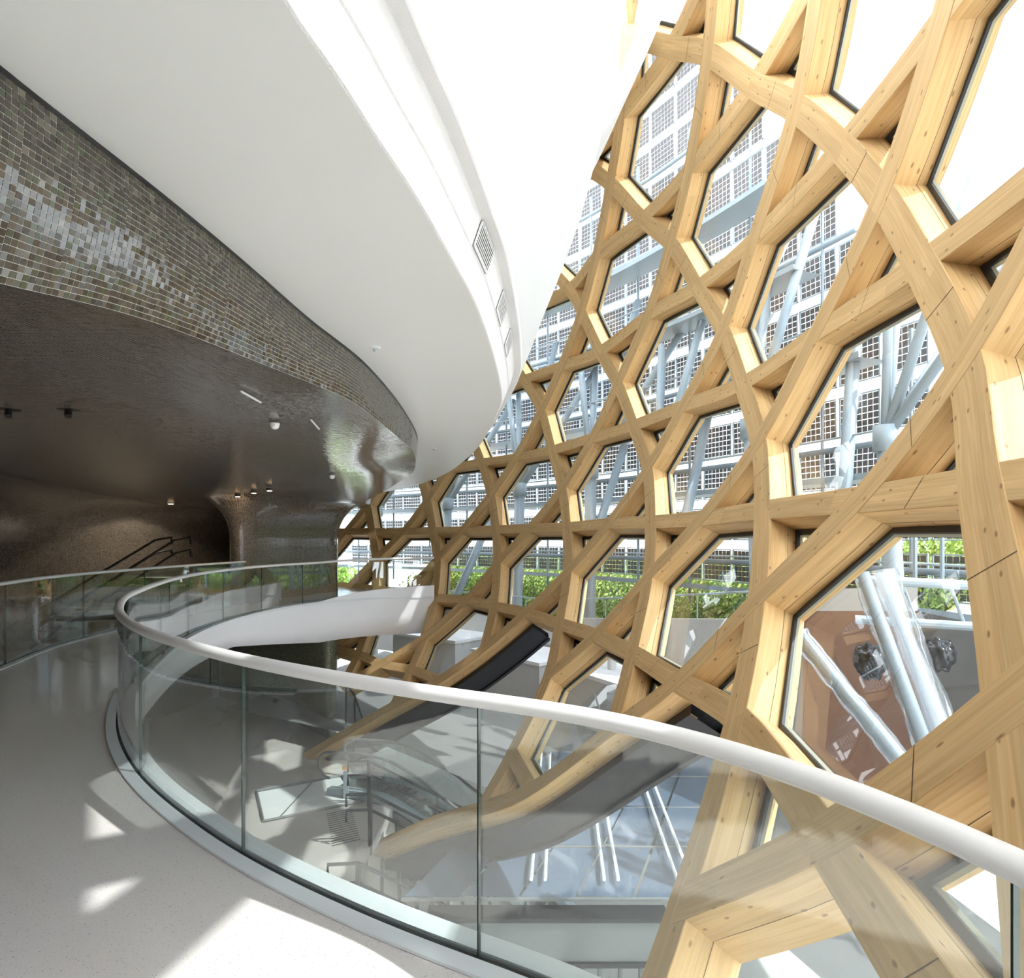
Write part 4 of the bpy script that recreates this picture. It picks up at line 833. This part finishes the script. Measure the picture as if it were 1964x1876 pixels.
# hedge bank as leafy stuff
GR = [simple('leaf_%d' % i, c_, .6) for i, c_ in enumerate(((.20,.33,.05),(.32,.47,.08),(.48,.60,.14),(.62,.66,.24)))]
bank = MB(); bl = MB()
for i in range(len(PAR)-1):
    pass
def bank_pt(i, f): 
    p = PAR[i]; b_ = p+NP[i]*(2.0+7.5*f); z = ptop(p)-.45+1.9*math.sin(min(1, f*1.25)*math.pi/2); return V((b_.x, b_.y, z))
sel = [i for i in range(len(PAR)) if PAR[i].y > 2]
mb = MB(); mb.grid([[bank_pt(i, f/8) for f in range(9)] for i in sel]); hb = thing('hedge', 'dense bright green planted bank beyond the terrace', 'hedge', kind='stuff'); mb.build('bank', simple('bank_soil', (.10,.13,.05), .9), hb)
for k in range(42000):
    i = R.choice(sel); f = R.random()**1.1; p = bank_pt(i, f)+V((R.uniform(-.3,.3), R.uniform(-.3,.3), R.random()**2*.55)); s_ = R.uniform(.035,.085)
    a = V((R.gauss(0,1), R.gauss(0,1), R.gauss(0,1))).normalized(); b_ = a.orthogonal().normalized(); c_ = a.cross(b_)
    bl.add([p-b_*s_*1.4, p+c_*s_*.6, p+b_*s_*1.4, p-c_*s_*.6], [(0,1,2,3)], R.choice((0,1,1,2,2,3)))
tag(bl.build('leaves', GR, hb), kind='stuff')
# service blocks on the low terrace seen under the far gallery
for i, (x0, y0, w_, d_, z0, z1, ang) in enumerate(((-4.6,24.6,3.4,2.2,-3.4,-2.0,.7), (-1.3,21.4,3.2,2.0,-3.6,-2.1,.85), (1.2,17.8,2.8,1.8,-3.2,-1.9,1.05))):
    Mx = Matrix.Translation((x0, y0, 0)) @ Matrix.Rotation(-ang, 4, 'Z')
    t = thing('service_block', ['pale grey low block under the far gallery edge', 'pale grey low block seen in the middle below the bank', 'pale grey low block nearest behind the crossing beams'][i], 'block', 'pale service blocks outside')
    MB().box((0,0,z0),(w_,d_,z1),M=Mx).build('body', M['concrete'], t); MB().box((-.08,-.08,z1),(w_+.08,d_+.08,z1+.10),M=Mx).build('coping', M['white'], t)
    MB().tube([Mx @ V((w_*.5,d_*.5,z1)), Mx @ V((w_*.5,d_*.5,z1+.8))], .12, 10).build('vent_pipe', M['concrete'], t)
mb = MB(); mb.add([(-9,20,-3.6),(-4,17,-3.6),(3,10,-3.6),(5.5,2,-3.6),(6.9,2,-3.6),(6.5,10,-3.6),(3,20,-3.6),(-6,30,-3.6)], [tuple(range(8))]); tag(mb.build('terrace.001', M['asphalt']), 'grey lower terrace outside the bottom windows', 'terrace', kind='structure')

# ------------------------------------------------------------------ wrapped tubes, bags and brown wall outside the big right-hand window
wp = thing('wrapped_tubes', 'pair of grey steel tubes loosely wrapped in clear plastic film outside the big window', 'tubes')
a0, a1 = pY(1655,1100,9.0), pY(1792,1475,8.0)
b0, b1 = pY(1690,1100,9.1), pY(1835,1475,8.1)
MB().tube([a0, a1], .085, 14).build('tube', M['steel_blue'], wp, True); MB().tube([b0, b1], .085, 14).build('tube', M['steel_blue'], wp, True)
mb = MB(); nseg = 26
rr = []
for k in range(nseg+1):
    f = k/nseg; c_ = a0.lerp(a1, f).lerp(b0.lerp(b1, f), .62); ax = (a1-a0).normalized(); u_ = V((1,0,.3)); u_ = (u_-ax*u_.dot(ax)).normalized(); v_ = ax.cross(u_)
    rr.append([c_+u_*(.30+.025*math.sin(5*t_+k*.7)+R.uniform(-.008,.008))*math.cos(t_)+v_*.17*math.sin(t_) for t_ in [2*math.pi*j/18 for j in range(19)]])
mb.grid(rr); mb.build('plastic_film', M['film'], wp, True)
lt = thing('wrapped_tubes', 'single slanting tube in plastic film at the lower left of the big window', 'tubes')
c0_, c1_ = pY(1530,1215,8.0), pY(1745,1480,7.2)
MB().tube([c0_, c1_], .085, 12).build('tube', M['steel_blue'], lt, True)
MB().tube([c0_.lerp(c1_, k/20)+V((R.uniform(-.01,.01),0,R.uniform(-.01,.01))) for k in range(21)], [.12+R.uniform(-.012,.012) for k in range(21)], 12).build('plastic_film', M['film'], lt, True)
def lump(px, py, Y, r, label):
    bm = bmesh.new(); bmesh.ops.create_icosphere(bm, subdivisions=4, radius=r)
    for v in bm.verts:
        n_ = v.co.normalized(); v.co *= 1+.14*math.sin(6*n_.x+3*n_.z)*math.cos(5*n_.y-2*n_.x)+.05*math.sin(13*n_.z+7*n_.y)*math.cos(11*n_.x)
        v.co.x *= .8
    me = bpy.data.meshes.new('black_bag'); bm.to_mesh(me); bm.free(); me.polygons.foreach_set('use_smooth', [True]*len(me.polygons)); me.materials.append(M['blackfilm']); o = bpy.data.objects.new('black_bag', me); C.objects.link(o); o.location = pY(px, py, Y); tag(o, label, 'bag', 'crumpled black plastic bundles'); return o
lump(1668,1268,9.6,.27,'crumpled black plastic bundle left of the wrapped tubes'); lump(1800,1255,9.6,.25,'crumpled black plastic bundle right of the wrapped tubes')
bw = thing('site_wall', 'brown panelled wall with pale top seen through the big window', 'wall')
p, q = pY(1540,1172,12.5), pY(1760,1172,11.0)
MB().add([V((p.x,p.y,-3.0)), V((q.x,q.y,-3.0)), q, p], [(0,1,2,3)]).build('panel', M['brown'], bw)
MB().add([p, q, q+V((0,0,.42)), p+V((0,0,.42))], [(0,1,2,3)]).build('pale_top', M['concrete'], bw)
q2 = pY(1960,1215,8.6)
MB().add([V((q.x,q.y,-3.0)), V((q2.x,q2.y,-3.0)), q2, q], [(0,1,2,3)]).build('grey_panel', M['asphalt'], bw)

tb = thing('steel_truss', 'pale horizontal steel truss tube with posts outside the big window', 'truss')
MB().tube([pY(1650,1112,9.6), pY(1964,1128,8.8)], .07, 10).build('chord', M['cellframe'], tb); MB().tube([pY(1640,1188,10.2), pY(1964,1208,9.2)], .07, 10).build('chord', M['cellframe'], tb)
for a in (1700, 1745, 1835, 1895): MB().tube([pY(a-16,1114,9.4), pY(a+14,1196,9.6)], .025, 6).build('web', M['cellframe'], tb)
for a in (1755, 1807, 1882): MB().tube([pY(a,1005,9.6), pY(a,1116,9.6)], .035, 6).build('post', M['steel_blue'], tb)
# far trees behind everything
M['tree'] = GR[0]
for i, (x_, y_, h) in enumerate(((-14,52,5.2),(2,58,4.5),(18,50,5.0))):
    t = thing('tree', ['round green tree far off at the left', 'round green tree far off in the middle', 'round green tree far off at the right'][i], 'tree', 'far trees'); MB().tube([(x_,y_,-6.2),(x_,y_,-6.2+h*.5)], .2, 7).build('trunk', M['tread'], t)
    mb = MB()
    for k in range(1800):
        n_ = V((R.gauss(0,1), R.gauss(0,1), R.gauss(0,1))).normalized()*R.random()**.4; p = V((x_, y_, -6.2+h*.75))+V((n_.x*h*.42, n_.y*h*.42, n_.z*h*.36)); s_ = R.uniform(.12,.28); a = V((R.gauss(0,1),R.gauss(0,1),R.gauss(0,1))).normalized(); b_ = a.orthogonal().normalized(); c_ = a.cross(b_)
        mb.add([p-b_*s_, p+c_*s_*.6, p+b_*s_, p-c_*s_*.6], [(0,1,2,3)], R.choice((0,1,1,2)))
    tag(mb.build('crown', GR, t), kind='stuff')
